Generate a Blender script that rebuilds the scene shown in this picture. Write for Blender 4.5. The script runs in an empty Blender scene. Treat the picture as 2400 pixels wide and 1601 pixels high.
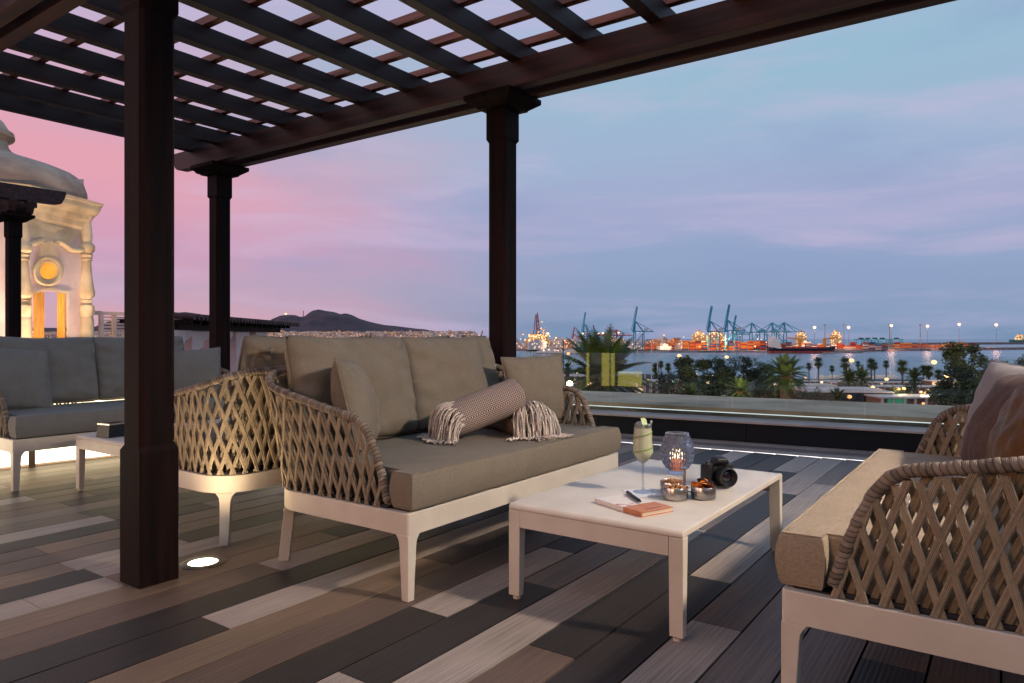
import bpy, bmesh, math, random
from math import sin, cos, pi, radians as R, atan2, sqrt, hypot
from mathutils import Vector, Matrix, noise as mnoise
random.seed(7)
S = bpy.context.scene
COL = S.collection
# ---------------------------------------------------------------- camera
YAW = math.atan(1170/1650); CC, SS = cos(YAW), sin(YAW)      # x = along the deck boards, y = along the pergola's main beams
EYE = .9; F = 1650.0
cd = bpy.data.cameras.new('camera'); cam = bpy.data.objects.new('camera', cd); COL.objects.link(cam)
cd.sensor_width = 36; cd.lens = 36*F/2400; cd.clip_start = .05; cd.clip_end = 40000
cd.shift_y = -10.5/2400
cam.location = (0, 0, EYE)
# view direction is (CC, SS): see below
_fw = Vector((CC, SS, 0)); cam.rotation_euler = _fw.to_track_quat('-Z', 'Y').to_euler()
S.camera = cam
def at(u, d, z=0.0):
    """ground position seen in the direction of picture column u (2400 wide) at depth d"""
    r = (u-1200)/F*d
    return Vector((d*CC+r*SS, d*SS-r*CC, z))
def zat(v, d): return EYE-(v-790)*d/F
# ---------------------------------------------------------------- colour helper
def C(r, g, b):
    f = lambda c: (c/255/12.92) if c/255 <= .04045 else ((c/255+.055)/1.055)**2.4
    return (f(r), f(g), f(b), 1)
# ---------------------------------------------------------------- world
W = bpy.data.worlds.new('World'); S.world = W; W.use_nodes = True
nt = W.node_tree; N = nt.nodes; L = nt.links; N.clear()
def nd(t, **k):
    n = N.new(t)
    for a, b in k.items(): setattr(n, a, b)
    return n
def mth(op, a, b=None, c=None, clamp=False, nodes=None, links=None):
    NN = N if nodes is None else nodes; LL = L if links is None else links
    n = NN.new('ShaderNodeMath'); n.operation = op; n.use_clamp = clamp
    for i, x in enumerate((a, b, c)):
        if x is None: continue
        if isinstance(x, (int, float)): n.inputs[i].default_value = x
        else: LL.new(x, n.inputs[i])
    return n.outputs[0]
def ramp(fac, stops, nodes=None, links=None, interp='EASE'):
    NN = N if nodes is None else nodes; LL = L if links is None else links
    n = NN.new('ShaderNodeValToRGB'); cr = n.color_ramp; cr.interpolation = interp
    cr.elements[0].position, cr.elements[0].color = stops[0][0], stops[0][1]
    cr.elements[1].position, cr.elements[1].color = stops[-1][0], stops[-1][1]
    for p, c in stops[1:-1]:
        e = cr.elements.new(p); e.color = c
    LL.new(fac, n.inputs[0]); return n.outputs[0]
tc = nd('ShaderNodeTexCoord')
def dot(v):
    n = nd('ShaderNodeVectorMath', operation='DOT_PRODUCT'); L.new(tc.outputs['Generated'], n.inputs[0]); n.inputs[1].default_value = v
    return n.outputs['Value']
dz = dot((0, 0, 1)); dr = dot((SS, -CC, 0)); df = dot((CC, SS, 0))
hx = mth('ADD', mth('MULTIPLY', mth('ADD', mth('MULTIPLY', dr, 1.0), 0), .5), .5)        # 0 far left .. 1 far right
mp = nd('ShaderNodeMapping'); L.new(tc.outputs['Generated'], mp.inputs[0]); mp.inputs['Rotation'].default_value = (0.05, -0.06, .3); mp.inputs['Scale'].default_value = (1.6, 1.6, 11)
no1 = nd('ShaderNodeTexNoise'); no1.inputs['Scale'].default_value = 1.7; no1.inputs['Detail'].default_value = 6; no1.inputs['Roughness'].default_value = .55; no1.inputs['Distortion'].default_value = .5; L.new(mp.outputs[0], no1.inputs[0])
mp2 = nd('ShaderNodeMapping'); L.new(tc.outputs['Generated'], mp2.inputs[0]); mp2.inputs['Rotation'].default_value = (-.1, .12, .9); mp2.inputs['Scale'].default_value = (2.2, 2.2, 7)
no2 = nd('ShaderNodeTexNoise'); no2.inputs['Scale'].default_value = 1.5; no2.inputs['Detail'].default_value = 5; L.new(mp2.outputs[0], no2.inputs[0])
n1 = mth('SUBTRACT', no1.outputs['Fac'], .5); n2 = mth('SUBTRACT', no2.outputs['Fac'], .5)
ez = mth('ADD', dz, mth('MULTIPLY', n1, .10), clamp=True)
left = ramp(ez, [(0, C(214, 168, 182)), (.05, C(206, 166, 188)), (.11, C(213, 158, 186)), (.20, C(230, 163, 180)), (.28, C(216, 168, 190)), (.36, C(202, 176, 206)), (.55, C(176, 186, 214)), (1, C(130, 160, 200))])
right = ramp(ez, [(0, C(120, 148, 182)), (.03, C(138, 160, 194)), (.10, C(146, 166, 202)), (.17, C(164, 172, 208)), (.24, C(160, 182, 212)), (.34, C(154, 189, 212)), (.42, C(172, 186, 218)), (.6, C(130, 175, 210)), (1, C(100, 140, 190))])
mf = mth('ADD', mth('MULTIPLY', dr, 1.15), mth('ADD', mth('MULTIPLY', n2, .55), mth('MULTIPLY', dz, .35)))
mf = mth('ADD', mf, .58, clamp=True)
mrs = nd('ShaderNodeMapRange', interpolation_type='SMOOTHSTEP'); L.new(mf, mrs.inputs[0]); mrs.inputs[1].default_value = 0; mrs.inputs[2].default_value = .78
mx = nd('ShaderNodeMix', data_type='RGBA'); L.new(mrs.outputs[0], mx.inputs['Factor']); L.new(left, mx.inputs[6]); L.new(right, mx.inputs[7])
# thin lilac / white streaks of cloud
st = ramp(no1.outputs['Fac'], [(.45, (0, 0, 0, 1)), (.72, (1, 1, 1, 1))])
mx2 = nd('ShaderNodeMix', data_type='RGBA'); L.new(mth('MULTIPLY', st, .5), mx2.inputs['Factor']); L.new(mx.outputs[2], mx2.inputs[6]); mx2.inputs[7].default_value = C(206, 188, 220)
st2 = ramp(no2.outputs['Fac'], [(.5, (0, 0, 0, 1)), (.75, (1, 1, 1, 1))])
mx3 = nd('ShaderNodeMix', data_type='RGBA'); L.new(mth('MULTIPLY', st2, .42), mx3.inputs['Factor']); L.new(mx2.outputs[2], mx3.inputs[6]); mx3.inputs[7].default_value = C(140, 158, 200)
sky = nd('ShaderNodeTexSky', sky_type='NISHITA'); sky.sun_disc = False; sky.sun_elevation = R(1.0); sky.sun_rotation = R(-30)
bgA = nd('ShaderNodeBackground'); L.new(mx3.outputs[2], bgA.inputs[0]); bgA.inputs[1].default_value = .97
bgB = nd('ShaderNodeBackground'); L.new(sky.outputs[0], bgB.inputs[0]); bgB.inputs[1].default_value = .012
ad = nd('ShaderNodeAddShader'); L.new(bgA.outputs[0], ad.inputs[0]); L.new(bgB.outputs[0], ad.inputs[1])
wo = nd('ShaderNodeOutputWorld'); L.new(ad.outputs[0], wo.inputs[0])
# the last pink glow of the sunset, from the left
sd = bpy.data.lights.new('sun', 'SUN'); sd.energy = .4; sd.angle = R(25); sd.color = (1, .70, .60)
sun = bpy.data.objects.new('sun', sd); COL.objects.link(sun); sun.rotation_euler = Vector((.72, -.52, -.30)).to_track_quat('-Z', 'Y').to_euler()
S.view_settings.view_transform = 'Standard'; S.view_settings.look = 'None'; S.view_settings.gamma = 1; S.view_settings.exposure = 0
S.cycles.max_bounces = 8; S.cycles.transparent_max_bounces = 16; S.cycles.sample_clamp_indirect = 4; S.cycles.use_denoising = True
S.cycles.caustics_reflective = False; S.cycles.caustics_refractive = False
def lamp(name, kind, loc, energy, color, size=.2, aim=None, spot=None, blend=.5, parent=None):
    l = bpy.data.lights.new(name, kind); l.energy = energy; l.color = color
    if kind == 'AREA': l.shape = 'DISK'; l.size = size
    else: l.shadow_soft_size = size
    if spot: l.spot_size = R(spot); l.spot_blend = blend
    o = bpy.data.objects.new(name, l); COL.objects.link(o); o.location = loc
    if aim is not None: o.rotation_euler = (Vector(aim)-Vector(loc)).to_track_quat('-Z', 'Y').to_euler()
    if parent: o.parent = parent
    return o
LAMP_WARM = (1, .80, .58)
# ================================================================ mesh builder
class MB:
    def __init__(s): s.v = []; s.f = []; s.m = []; s.at = []
    def add(s, vs, fs, mi=0):
        o = len(s.v); s.v += [tuple(x) for x in vs]; s.f += [tuple(i+o for i in q) for q in fs]; s.m += [mi]*len(fs); return s
    def box(s, x0, x1, y0, y1, z0, z1, mi=0, M=None):
        vs = [Vector((x, y, z)) for z in (z0, z1) for y in (y0, y1) for x in (x0, x1)]
        if M is not None: vs = [M @ q for q in vs]
        return s.add(vs, [(0, 2, 3, 1), (4, 5, 7, 6), (0, 1, 5, 4), (2, 6, 7, 3), (0, 4, 6, 2), (1, 3, 7, 5)], mi)
    def bar(s, a, b, w, h=None, up=(0, 0, 1), mi=0):
        a, b = Vector(a), Vector(b); h = h or w; d = (b-a).normalized(); up = Vector(up)
        if abs(d.dot(up)) > .98: up = Vector((1, 0, 0))
        x = d.cross(up).normalized(); y = x.cross(d)
        vs = [p+x*i*w/2+y*j*h/2 for p in (a, b) for i, j in ((-1, -1), (1, -1), (1, 1), (-1, 1))]
        return s.add(vs, [(0, 1, 2, 3), (7, 6, 5, 4), (0, 4, 5, 1), (1, 5, 6, 2), (2, 6, 7, 3), (3, 7, 4, 0)], mi)
    def loft(s, rings, close=True, cap=True, mi=0):
        n = len(rings[0]); vs = [p for r in rings for p in r]; fs = []
        for i in range(len(rings)-1):
            for j in range(n if close else n-1):
                k = (j+1) % n; fs.append((i*n+j, i*n+k, (i+1)*n+k, (i+1)*n+j))
        if cap: fs.append(tuple(range(n))[::-1]); fs.append(tuple((len(rings)-1)*n+j for j in range(n)))
        return s.add(vs, fs, mi)
    def tube(s, pts, r, n=8, mi=0, cap=True, ring=None):
        P = [Vector(p) for p in pts]; rings = []; up = None
        for i, p in enumerate(P):
            t = (P[min(i+1, len(P)-1)]-P[max(i-1, 0)]).normalized()
            if up is None: up = Vector((0, 0, 1)) if abs(t.z) < .9 else Vector((1, 0, 0))
            x = t.cross(up).normalized(); up = x.cross(t).normalized()
            rr = r(i) if callable(r) else r
            rings.append([p+(x*cos(a)+up*sin(a))*(rr*(ring(i, a) if ring else 1)) for a in [2*pi*k/n for k in range(n)]])
        return s.loft(rings, cap=cap, mi=mi)
    def lathe(s, prof, n=24, c=(0, 0, 0), mi=0, cap=True):
        c = Vector(c); return s.loft([[c+Vector((r*cos(2*pi*k/n), r*sin(2*pi*k/n), z)) for k in range(n)] for r, z in prof], mi=mi, cap=cap)
    def prism(s, poly, z0, z1, mi=0, M=None):
        r = [[Vector((x, y, z)) for x, y in poly] for z in (z0, z1)]
        if M is not None: r = [[M @ q for q in k] for k in r]
        return s.loft(r, mi=mi)
    def ball(s, c, r, n=8, m=5, sc=(1, 1, 1), mi=0):
        c = Vector(c); rings = [[c+Vector((r*sc[0]*sin(t)*cos(2*pi*k/n), r*sc[1]*sin(t)*sin(2*pi*k/n), -r*sc[2]*cos(t))) for k in range(n)] for t in [pi*(i+.15)/(m+.3) for i in range(m+1)]]
        return s.loft(rings, mi=mi)
    def mesh(s, name, mats, smooth=None):
        me = bpy.data.meshes.new(name); me.from_pydata(s.v, [], s.f)
        for m in (mats if isinstance(mats, (list, tuple)) else [mats]): me.materials.append(m)
        if any(s.m): me.polygons.foreach_set('material_index', s.m)
        if s.at and len(s.at) == len(s.v):
            at_ = me.color_attributes.new('weft', 'FLOAT_COLOR', 'POINT'); at_.data.foreach_set('color', [c for q in s.at for c in (*q, 1.0)])
        me.validate(); me.update()
        bm = bmesh.new(); bm.from_mesh(me); bmesh.ops.recalc_face_normals(bm, faces=bm.faces); bm.to_mesh(me); bm.free()
        if smooth: me.shade_smooth(); me.set_sharp_from_angle(angle=R(smooth))
        return me
    def build(s, name, mats, parent=None, smooth=None, bevel=0, seg=2, loc=None, rot=None):
        o = bpy.data.objects.new(name, s.mesh(name, mats, smooth)); COL.objects.link(o)
        if parent: o.parent = parent
        if loc is not None: o.location = loc
        if rot is not None: o.rotation_euler = rot
        if bevel:
            b = o.modifiers.new('bevel', 'BEVEL'); b.width = bevel; b.segments = seg; b.limit_method = 'ANGLE'; b.angle_limit = R(35)
            o.data.shade_smooth(); o.data.set_sharp_from_angle(angle=R(40)); b.harden_normals = True
        return o
def tag(o, label=None, cat=None, group=None, kind=None):
    if label: o['label'] = label
    if cat: o['category'] = cat
    if group: o['group'] = group
    if kind: o['kind'] = kind
    return o
def empty(name, loc=(0, 0, 0), rz=0, label=None, cat=None, group=None):
    o = bpy.data.objects.new(name, None); COL.objects.link(o); o.location = loc; o.rotation_euler = (0, 0, rz); o.empty_display_size = .1
    return tag(o, label, cat, group)
def copy_tree(o, parent=None):
    c = o.copy(); COL.objects.link(c)
    if parent: c.parent = parent
    for ch in [q for q in KIDS.get(o.name, [])]: copy_tree(ch, c)
    return c
KIDS = {}
def index_kids():
    KIDS.clear()
    for q in bpy.data.objects:
        if q.parent: KIDS.setdefault(q.parent.name, []).append(q)
# ================================================================ materials
def mat(name, col, rough=.6, metal=0, spec=.5, emit=None, es=0, fn=None, **kw):
    m = bpy.data.materials.new(name); m.use_nodes = True; b = m.node_tree.nodes['Principled BSDF']
    b.inputs['Base Color'].default_value = col; b.inputs['Roughness'].default_value = rough; b.inputs['Metallic'].default_value = metal
    b.inputs['Specular IOR Level'].default_value = spec
    if emit: b.inputs['Emission Color'].default_value = emit; b.inputs['Emission Strength'].default_value = es
    for k, v in kw.items(): b.inputs[k.replace('_', ' ')].default_value = v
    if fn: fn(m.node_tree, m.node_tree.nodes, m.node_tree.links, b)
    return m
def mn(ntree, t, **k):
    n = ntree.nodes.new(t)
    for a, b in k.items():
        if a.startswith('i_'): n.inputs[a[2:].replace('_', ' ')].default_value = b
        else: setattr(n, a, b)
    return n
def noise_col(c1, c2, scale=5, detail=5, stretch=(1, 1, 1), bump=0, bscale=None, lo=.35, hi=.65, coord='Object', rv=None, dist=.002):
    def fn(t, n, l, b):
        tcn = mn(t, 'ShaderNodeTexCoord'); m_ = mn(t, 'ShaderNodeMapping'); m_.inputs['Scale'].default_value = stretch; l.new(tcn.outputs[coord], m_.inputs[0])
        no = mn(t, 'ShaderNodeTexNoise', i_Scale=scale, i_Detail=detail); l.new(m_.outputs[0], no.inputs[0])
        l.new(ramp(no.outputs['Fac'], [(lo, c1), (hi, c2)], n, l, 'LINEAR'), b.inputs['Base Color'])
        if rv:
            q = mn(t, 'ShaderNodeMapRange'); l.new(no.outputs['Fac'], q.inputs[0]); q.inputs[3].default_value, q.inputs[4].default_value = rv; l.new(q.outputs[0], b.inputs['Roughness'])
        if bump:
            n2_ = mn(t, 'ShaderNodeTexNoise', i_Scale=bscale or scale*4, i_Detail=4); l.new(m_.outputs[0], n2_.inputs[0])
            bp = mn(t, 'ShaderNodeBump', i_Strength=bump, i_Distance=dist); l.new(n2_.outputs['Fac'], bp.inputs['Height']); l.new(bp.outputs[0], b.inputs['Normal'])
    return fn
def fabric(c1, c2, thread=900, bump=.5):
    def fn(t, n, l, b):
        tcn = mn(t, 'ShaderNodeTexCoord')
        outs = []
        for sc in ((thread, thread/5, thread), (thread/5, thread, thread/2)):
            m_ = mn(t, 'ShaderNodeMapping'); m_.inputs['Scale'].default_value = sc; l.new(tcn.outputs['Object'], m_.inputs[0])
            no = mn(t, 'ShaderNodeTexNoise', i_Scale=.55, i_Detail=2); l.new(m_.outputs[0], no.inputs[0]); outs.append(no.outputs['Fac'])
        big = mn(t, 'ShaderNodeTexNoise', i_Scale=7, i_Detail=3); l.new(tcn.outputs['Object'], big.inputs[0])
        a = mth('MULTIPLY', mth('ADD', outs[0], outs[1], nodes=n, links=l), .5, nodes=n, links=l)
        a2 = mth('ADD', mth('MULTIPLY', a, .8, nodes=n, links=l), mth('MULTIPLY', big.outputs['Fac'], .2, nodes=n, links=l), nodes=n, links=l)
        l.new(ramp(a2, [(.28, c1), (.72, c2)], n, l, 'LINEAR'), b.inputs['Base Color'])
        bp = mn(t, 'ShaderNodeBump', i_Strength=bump, i_Distance=.001); l.new(a, bp.inputs['Height']); l.new(bp.outputs[0], b.inputs['Normal'])
        b.inputs['Sheen Weight'].default_value = .04
    return fn
M = {}
M['wood'] = mat('dark_stained_wood', C(40, 24, 22), .5, spec=.12, fn=noise_col(C(15, 7, 6), C(36, 18, 15), 3, 7, (9, 9, .6), .3, 14, rv=(.6, .8)))
M['woody'] = mat('dark_stained_beam_wood', C(70, 40, 34), .5, spec=.35, fn=noise_col(C(44, 25, 22), C(82, 48, 42), 3, 7, (9, .6, 9), .3, 14, rv=(.4, .65)))
M['woodx'] = mat('dark_stained_rafter_wood', C(46, 32, 32), .5, spec=.35, fn=noise_col(C(32, 20, 18), C(58, 38, 34), 3, 7, (.6, 9, 9), .3, 14, rv=(.4, .65)))
M['slat'] = mat('red_brown_batten_wood', C(110, 68, 56), .55, spec=.35, fn=noise_col(C(88, 52, 44), C(140, 90, 74), 3, 7, (9, .6, 9), .3, 14))
M['white'] = mat('cream_powder_coated_metal', C(222, 206, 186), .38, spec=.45, fn=noise_col(C(216, 200, 180), C(228, 213, 193), 6, 3, (1, 1, 1), .06, 900))
M['taupe'] = mat('taupe_outdoor_fabric', C(136, 122, 106), .9, spec=.2, fn=fabric(C(110, 98, 83), C(149, 134, 115)))
M['taupeg'] = mat('grey_taupe_outdoor_fabric', C(128, 122, 116), .9, spec=.2, fn=fabric(C(106, 102, 96), C(142, 138, 132)))
M['lilac'] = mat('light_taupe_fabric', C(176, 160, 152), .9, spec=.2, fn=fabric(C(128, 121, 118), C(160, 152, 148)))
M['lamplit'] = mat('lamplit_taupe_fabric', C(176, 158, 136), .9, spec=.2, fn=fabric(C(128, 110, 88), C(186, 164, 138), 700, .8))  # same taupe fabric; the lamp's brightness is put into this lighter colour
M['mesh'] = mat('brown_net_fabric', C(120, 88, 72), .8, spec=.3, fn=fabric(C(56, 38, 31), C(112, 84, 69), 620, .9))
M['satin'] = mat('bronze_satin_fabric', C(120, 84, 40), .55, spec=.25, fn=fabric(C(66, 41, 14), C(118, 80, 32), 620, .7))
def strapfn(t, n, l, b):
    A = mn(t, 'ShaderNodeAttribute', attribute_name='weft'); sp = mn(t, 'ShaderNodeSeparateXYZ'); l.new(A.outputs['Vector'], sp.inputs[0]); X, Yv, Z = sp.outputs
    m_ = lambda op, a, b_=None: mth(op, a, b_, nodes=n, links=l)
    rib = m_('ABSOLUTE', m_('SINE', m_('MULTIPLY', X, pi*5)))
    kn = m_('ABSOLUTE', m_('SINE', m_('MULTIPLY', Yv, pi/.0042)))
    hgt = m_('ADD', m_('MULTIPLY', rib, .7), m_('MULTIPLY', kn, .3))
    no = mn(t, 'ShaderNodeTexNoise', i_Scale=60, i_Detail=4); tcn = mn(t, 'ShaderNodeTexCoord'); l.new(tcn.outputs['Object'], no.inputs[0])
    f = m_('ADD', m_('ADD', m_('MULTIPLY', hgt, .45), m_('MULTIPLY', no.outputs['Fac'], .35)), m_('MULTIPLY', Z, .2))
    l.new(ramp(f, [(.18, C(92, 80, 66)), (.55, C(152, 134, 110)), (.85, C(180, 162, 136))], n, l, 'LINEAR'), b.inputs['Base Color'])
    bp = mn(t, 'ShaderNodeBump', i_Strength=.7, i_Distance=.0012); l.new(hgt, bp.inputs['Height']); l.new(bp.outputs[0], b.inputs['Normal'])
def wrapfn(t, n, l, b):
    A = mn(t, 'ShaderNodeAttribute', attribute_name='weft'); sp = mn(t, 'ShaderNodeSeparateXYZ'); l.new(A.outputs['Vector'], sp.inputs[0]); X, Yv, Z = sp.outputs
    m_ = lambda op, a, b_=None: mth(op, a, b_, nodes=n, links=l)
    fr = m_('FRACT', X); e = m_('POWER', m_('ABSOLUTE', m_('SUBTRACT', m_('MULTIPLY', fr, 2.0), 1.0)), 5.0)
    ribs = m_('ABSOLUTE', m_('SINE', m_('MULTIPLY', fr, pi*4)))
    wn = mn(t, 'ShaderNodeTexWhiteNoise', noise_dimensions='1D'); l.new(m_('FLOOR', X), wn.inputs['W'])
    f = m_('SUBTRACT', m_('ADD', m_('ADD', m_('MULTIPLY', wn.outputs['Value'], .45), .30), m_('MULTIPLY', ribs, .18)), m_('MULTIPLY', e, .45))
    l.new(ramp(f, [(.05, C(48, 42, 38)), (.4, C(112, 98, 84)), (.9, C(160, 142, 124))], n, l, 'LINEAR'), b.inputs['Base Color'])
    hgt = m_('ADD', m_('MULTIPLY', ribs, .4), m_('SUBTRACT', 1.0, e))
    bp = mn(t, 'ShaderNodeBump', i_Strength=.8, i_Distance=.0016); l.new(hgt, bp.inputs['Height']); l.new(bp.outputs[0], b.inputs['Normal'])
M['strap'] = mat('taupe_rope_webbing', C(150, 130, 104), .8, spec=.25, fn=strapfn)
M['wrap'] = mat('taupe_rope_wrapping', C(128, 112, 96), .8, spec=.25, fn=wrapfn)
M['black'] = mat('black_rubber', C(22, 20, 20), .7)
M['blackp'] = mat('black_camera_plastic', C(20, 20, 22), .42, fn=noise_col(C(16, 16, 18), C(26, 26, 28), 60, 2, (1, 1, 1), .3, 900))
M['blackg'] = mat('black_gloss', C(10, 10, 12), .12)
M['lensg'] = mat('lens_glass', C(20, 10, 22), .03, spec=1, Coat_Weight=1)
M['steel'] = mat('brushed_steel', C(205, 200, 194), .22, 1, fn=noise_col(C(190, 184, 178), C(215, 210, 204), 20, 4, (1, 1, 12), .1, 90, rv=(.16, .34)))
def glassfn(tint, rough=0.0, f0=.055):
    m = bpy.data.materials.new('glass'); m.use_nodes = True; t = m.node_tree; t.nodes.clear()
    o = mn(t, 'ShaderNodeOutputMaterial'); tr_ = mn(t, 'ShaderNodeBsdfTransparent'); tr_.inputs[0].default_value = tint
    g = mn(t, 'ShaderNodeBsdfGlossy'); g.inputs['Roughness'].default_value = rough
    lw = mn(t, 'ShaderNodeLayerWeight'); lw.inputs[0].default_value = .5; mxs = mn(t, 'ShaderNodeMixShader')
    pw = mth('ADD', mth('MULTIPLY', mth('POWER', lw.outputs['Facing'], 4, nodes=t.nodes, links=t.links), .8, nodes=t.nodes, links=t.links), f0, nodes=t.nodes, links=t.links)
    t.links.new(pw, mxs.inputs[0]); t.links.new(tr_.outputs[0], mxs.inputs[1]); t.links.new(g.outputs[0], mxs.inputs[2]); t.links.new(mxs.outputs[0], o.inputs[0])
    return m
M['glass'] = glassfn((.93, .97, .96, 1)); M['glass'].name = 'clear_balustrade_glass'
M['wineg'] = glassfn((.90, .92, .94, 1), f0=.14); M['wineg'].name = 'clear_drinking_glass'
M['drink'] = mat('pale_cocktail', C(238, 232, 190), .2, spec=.5, Subsurface_Weight=.25, emit=C(226, 222, 170), es=0)
M['ice'] = mat('ice', C(240, 238, 225), .12, Transmission_Weight=.6, IOR=1.3)
M['cuke'] = mat('cucumber_peel', C(110, 150, 30), .4)
M['cukef'] = mat('cucumber_flesh', C(206, 214, 150), .5)
M['bglass'] = mat('blue_grey_pressed_glass', C(204, 206, 218), .05, Transmission_Weight=.93, IOR=1.35, spec=.6)
M['wax'] = mat('candle_wax', C(240, 190, 170), .5, Subsurface_Weight=.4, emit=C(255, 150, 110), es=.8)
M['flame'] = mat('candle_flame', C(255, 220, 150), .5, emit=(1, .72, .34, 1), es=30)
M['leather'] = mat('tan_leather', C(196, 120, 78), .5, fn=noise_col(C(186, 110, 70), C(206, 130, 88), 30, 3, (1, 1, 1), .2, 400))
M['paper'] = mat('cream_paper', C(222, 205, 178), .8, fn=noise_col(C(206, 186, 158), C(230, 214, 190), 3, 3, (2, 2, 400)))
M['cover'] = mat('floral_cover', C(232, 216, 202), .6, fn=noise_col(C(235, 221, 208), C(206, 130, 120), 26, 5, (1, 1, 1), lo=.60, hi=.66))
M['pen'] = mat('dark_grey_pen', C(56, 52, 58), .25, .6)
M['nap'] = mat('white_paper_napkin', C(235, 230, 228), .8)
M['nut'] = mat('roasted_nuts', C(170, 104, 52), .55, fn=noise_col(C(120, 70, 34), C(208, 146, 84), 60, 3))
M['crisp'] = mat('orange_crisp', C(214, 112, 22), .45, fn=noise_col(C(196, 90, 14), C(232, 140, 40), 60, 3, bump=.3))
M['crispd'] = mat('dark_crisp', C(50, 26, 26), .5)
M['knit'] = None
def knitfn(t, n, l, b):
    tcn = mn(t, 'ShaderNodeTexCoord'); uv = tcn.outputs['UV']
    ck = mn(t, 'ShaderNodeTexChecker', i_Scale=1.0); ck.inputs['Color1'].default_value = C(206, 182, 166); ck.inputs['Color2'].default_value = C(98, 80, 80)
    mpn = mn(t, 'ShaderNodeMapping'); mpn.inputs['Scale'].default_value = (1, 1, 1); l.new(uv, mpn.inputs[0]); l.new(mpn.outputs[0], ck.inputs[0])
    no = mn(t, 'ShaderNodeTexNoise', i_Scale=3.0, i_Detail=3); l.new(mpn.outputs[0], no.inputs[0])
    mixn = mn(t, 'ShaderNodeMix', data_type='RGBA'); mixn.inputs[0].default_value = .25; l.new(ck.outputs[0], mixn.inputs[6]); l.new(no.outputs['Color'], mixn.inputs[7])
    mixn.blend_type = 'MULTIPLY'
    l.new(mixn.outputs[2], b.inputs['Base Color'])
    bp = mn(t, 'ShaderNodeBump', i_Strength=.8, i_Distance=.002); l.new(ck.outputs['Fac'], bp.inputs['Height']); l.new(bp.outputs[0], b.inputs['Normal'])
M['knit'] = mat('two_tone_knit', C(150, 130, 124), .95, spec=.1, fn=knitfn)
M['yarn'] = mat('cream_yarn', C(224, 205, 186), .95, spec=.1, fn=noise_col(C(200, 178, 160), C(232, 216, 200), 200, 3, bump=.3))
M['lamp'] = mat('warm_lit_lens', C(255, 240, 200), .5, emit=(1, .86, .62, 1), es=9)
M['led'] = mat('led_strip', C(255, 250, 245), .5, emit=(1, .93, .92, 1), es=2.6)
M['ledcool'] = mat('parapet_led_strip', C(240, 250, 250), .5, emit=(.86, .97, 1, 1), es=1.05)
M['panel'] = mat('backlit_panel', C(255, 245, 220), .5, emit=(1, .82, .52, 1), es=4.5)
M['ylw'] = mat('yellow_glow_panel', C(230, 210, 90), .5, emit=(.95, .78, .20, 1), es=2.4)
M['dark'] = mat('black_plinth_panel', C(16, 22, 30), .55, spec=.25, fn=noise_col(C(12, 17, 24), C(20, 27, 36), 3, 5, rv=(.5, .7)))
M['stonetrim'] = mat('pale_stone_trim', C(170, 152, 144), .6, fn=noise_col(C(158, 141, 134), C(182, 165, 156), 4, 5))
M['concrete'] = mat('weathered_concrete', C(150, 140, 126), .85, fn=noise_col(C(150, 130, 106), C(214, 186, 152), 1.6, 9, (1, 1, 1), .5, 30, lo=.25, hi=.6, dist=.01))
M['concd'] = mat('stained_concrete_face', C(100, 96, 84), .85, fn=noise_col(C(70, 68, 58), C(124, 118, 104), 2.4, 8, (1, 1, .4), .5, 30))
DECK = {}
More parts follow.
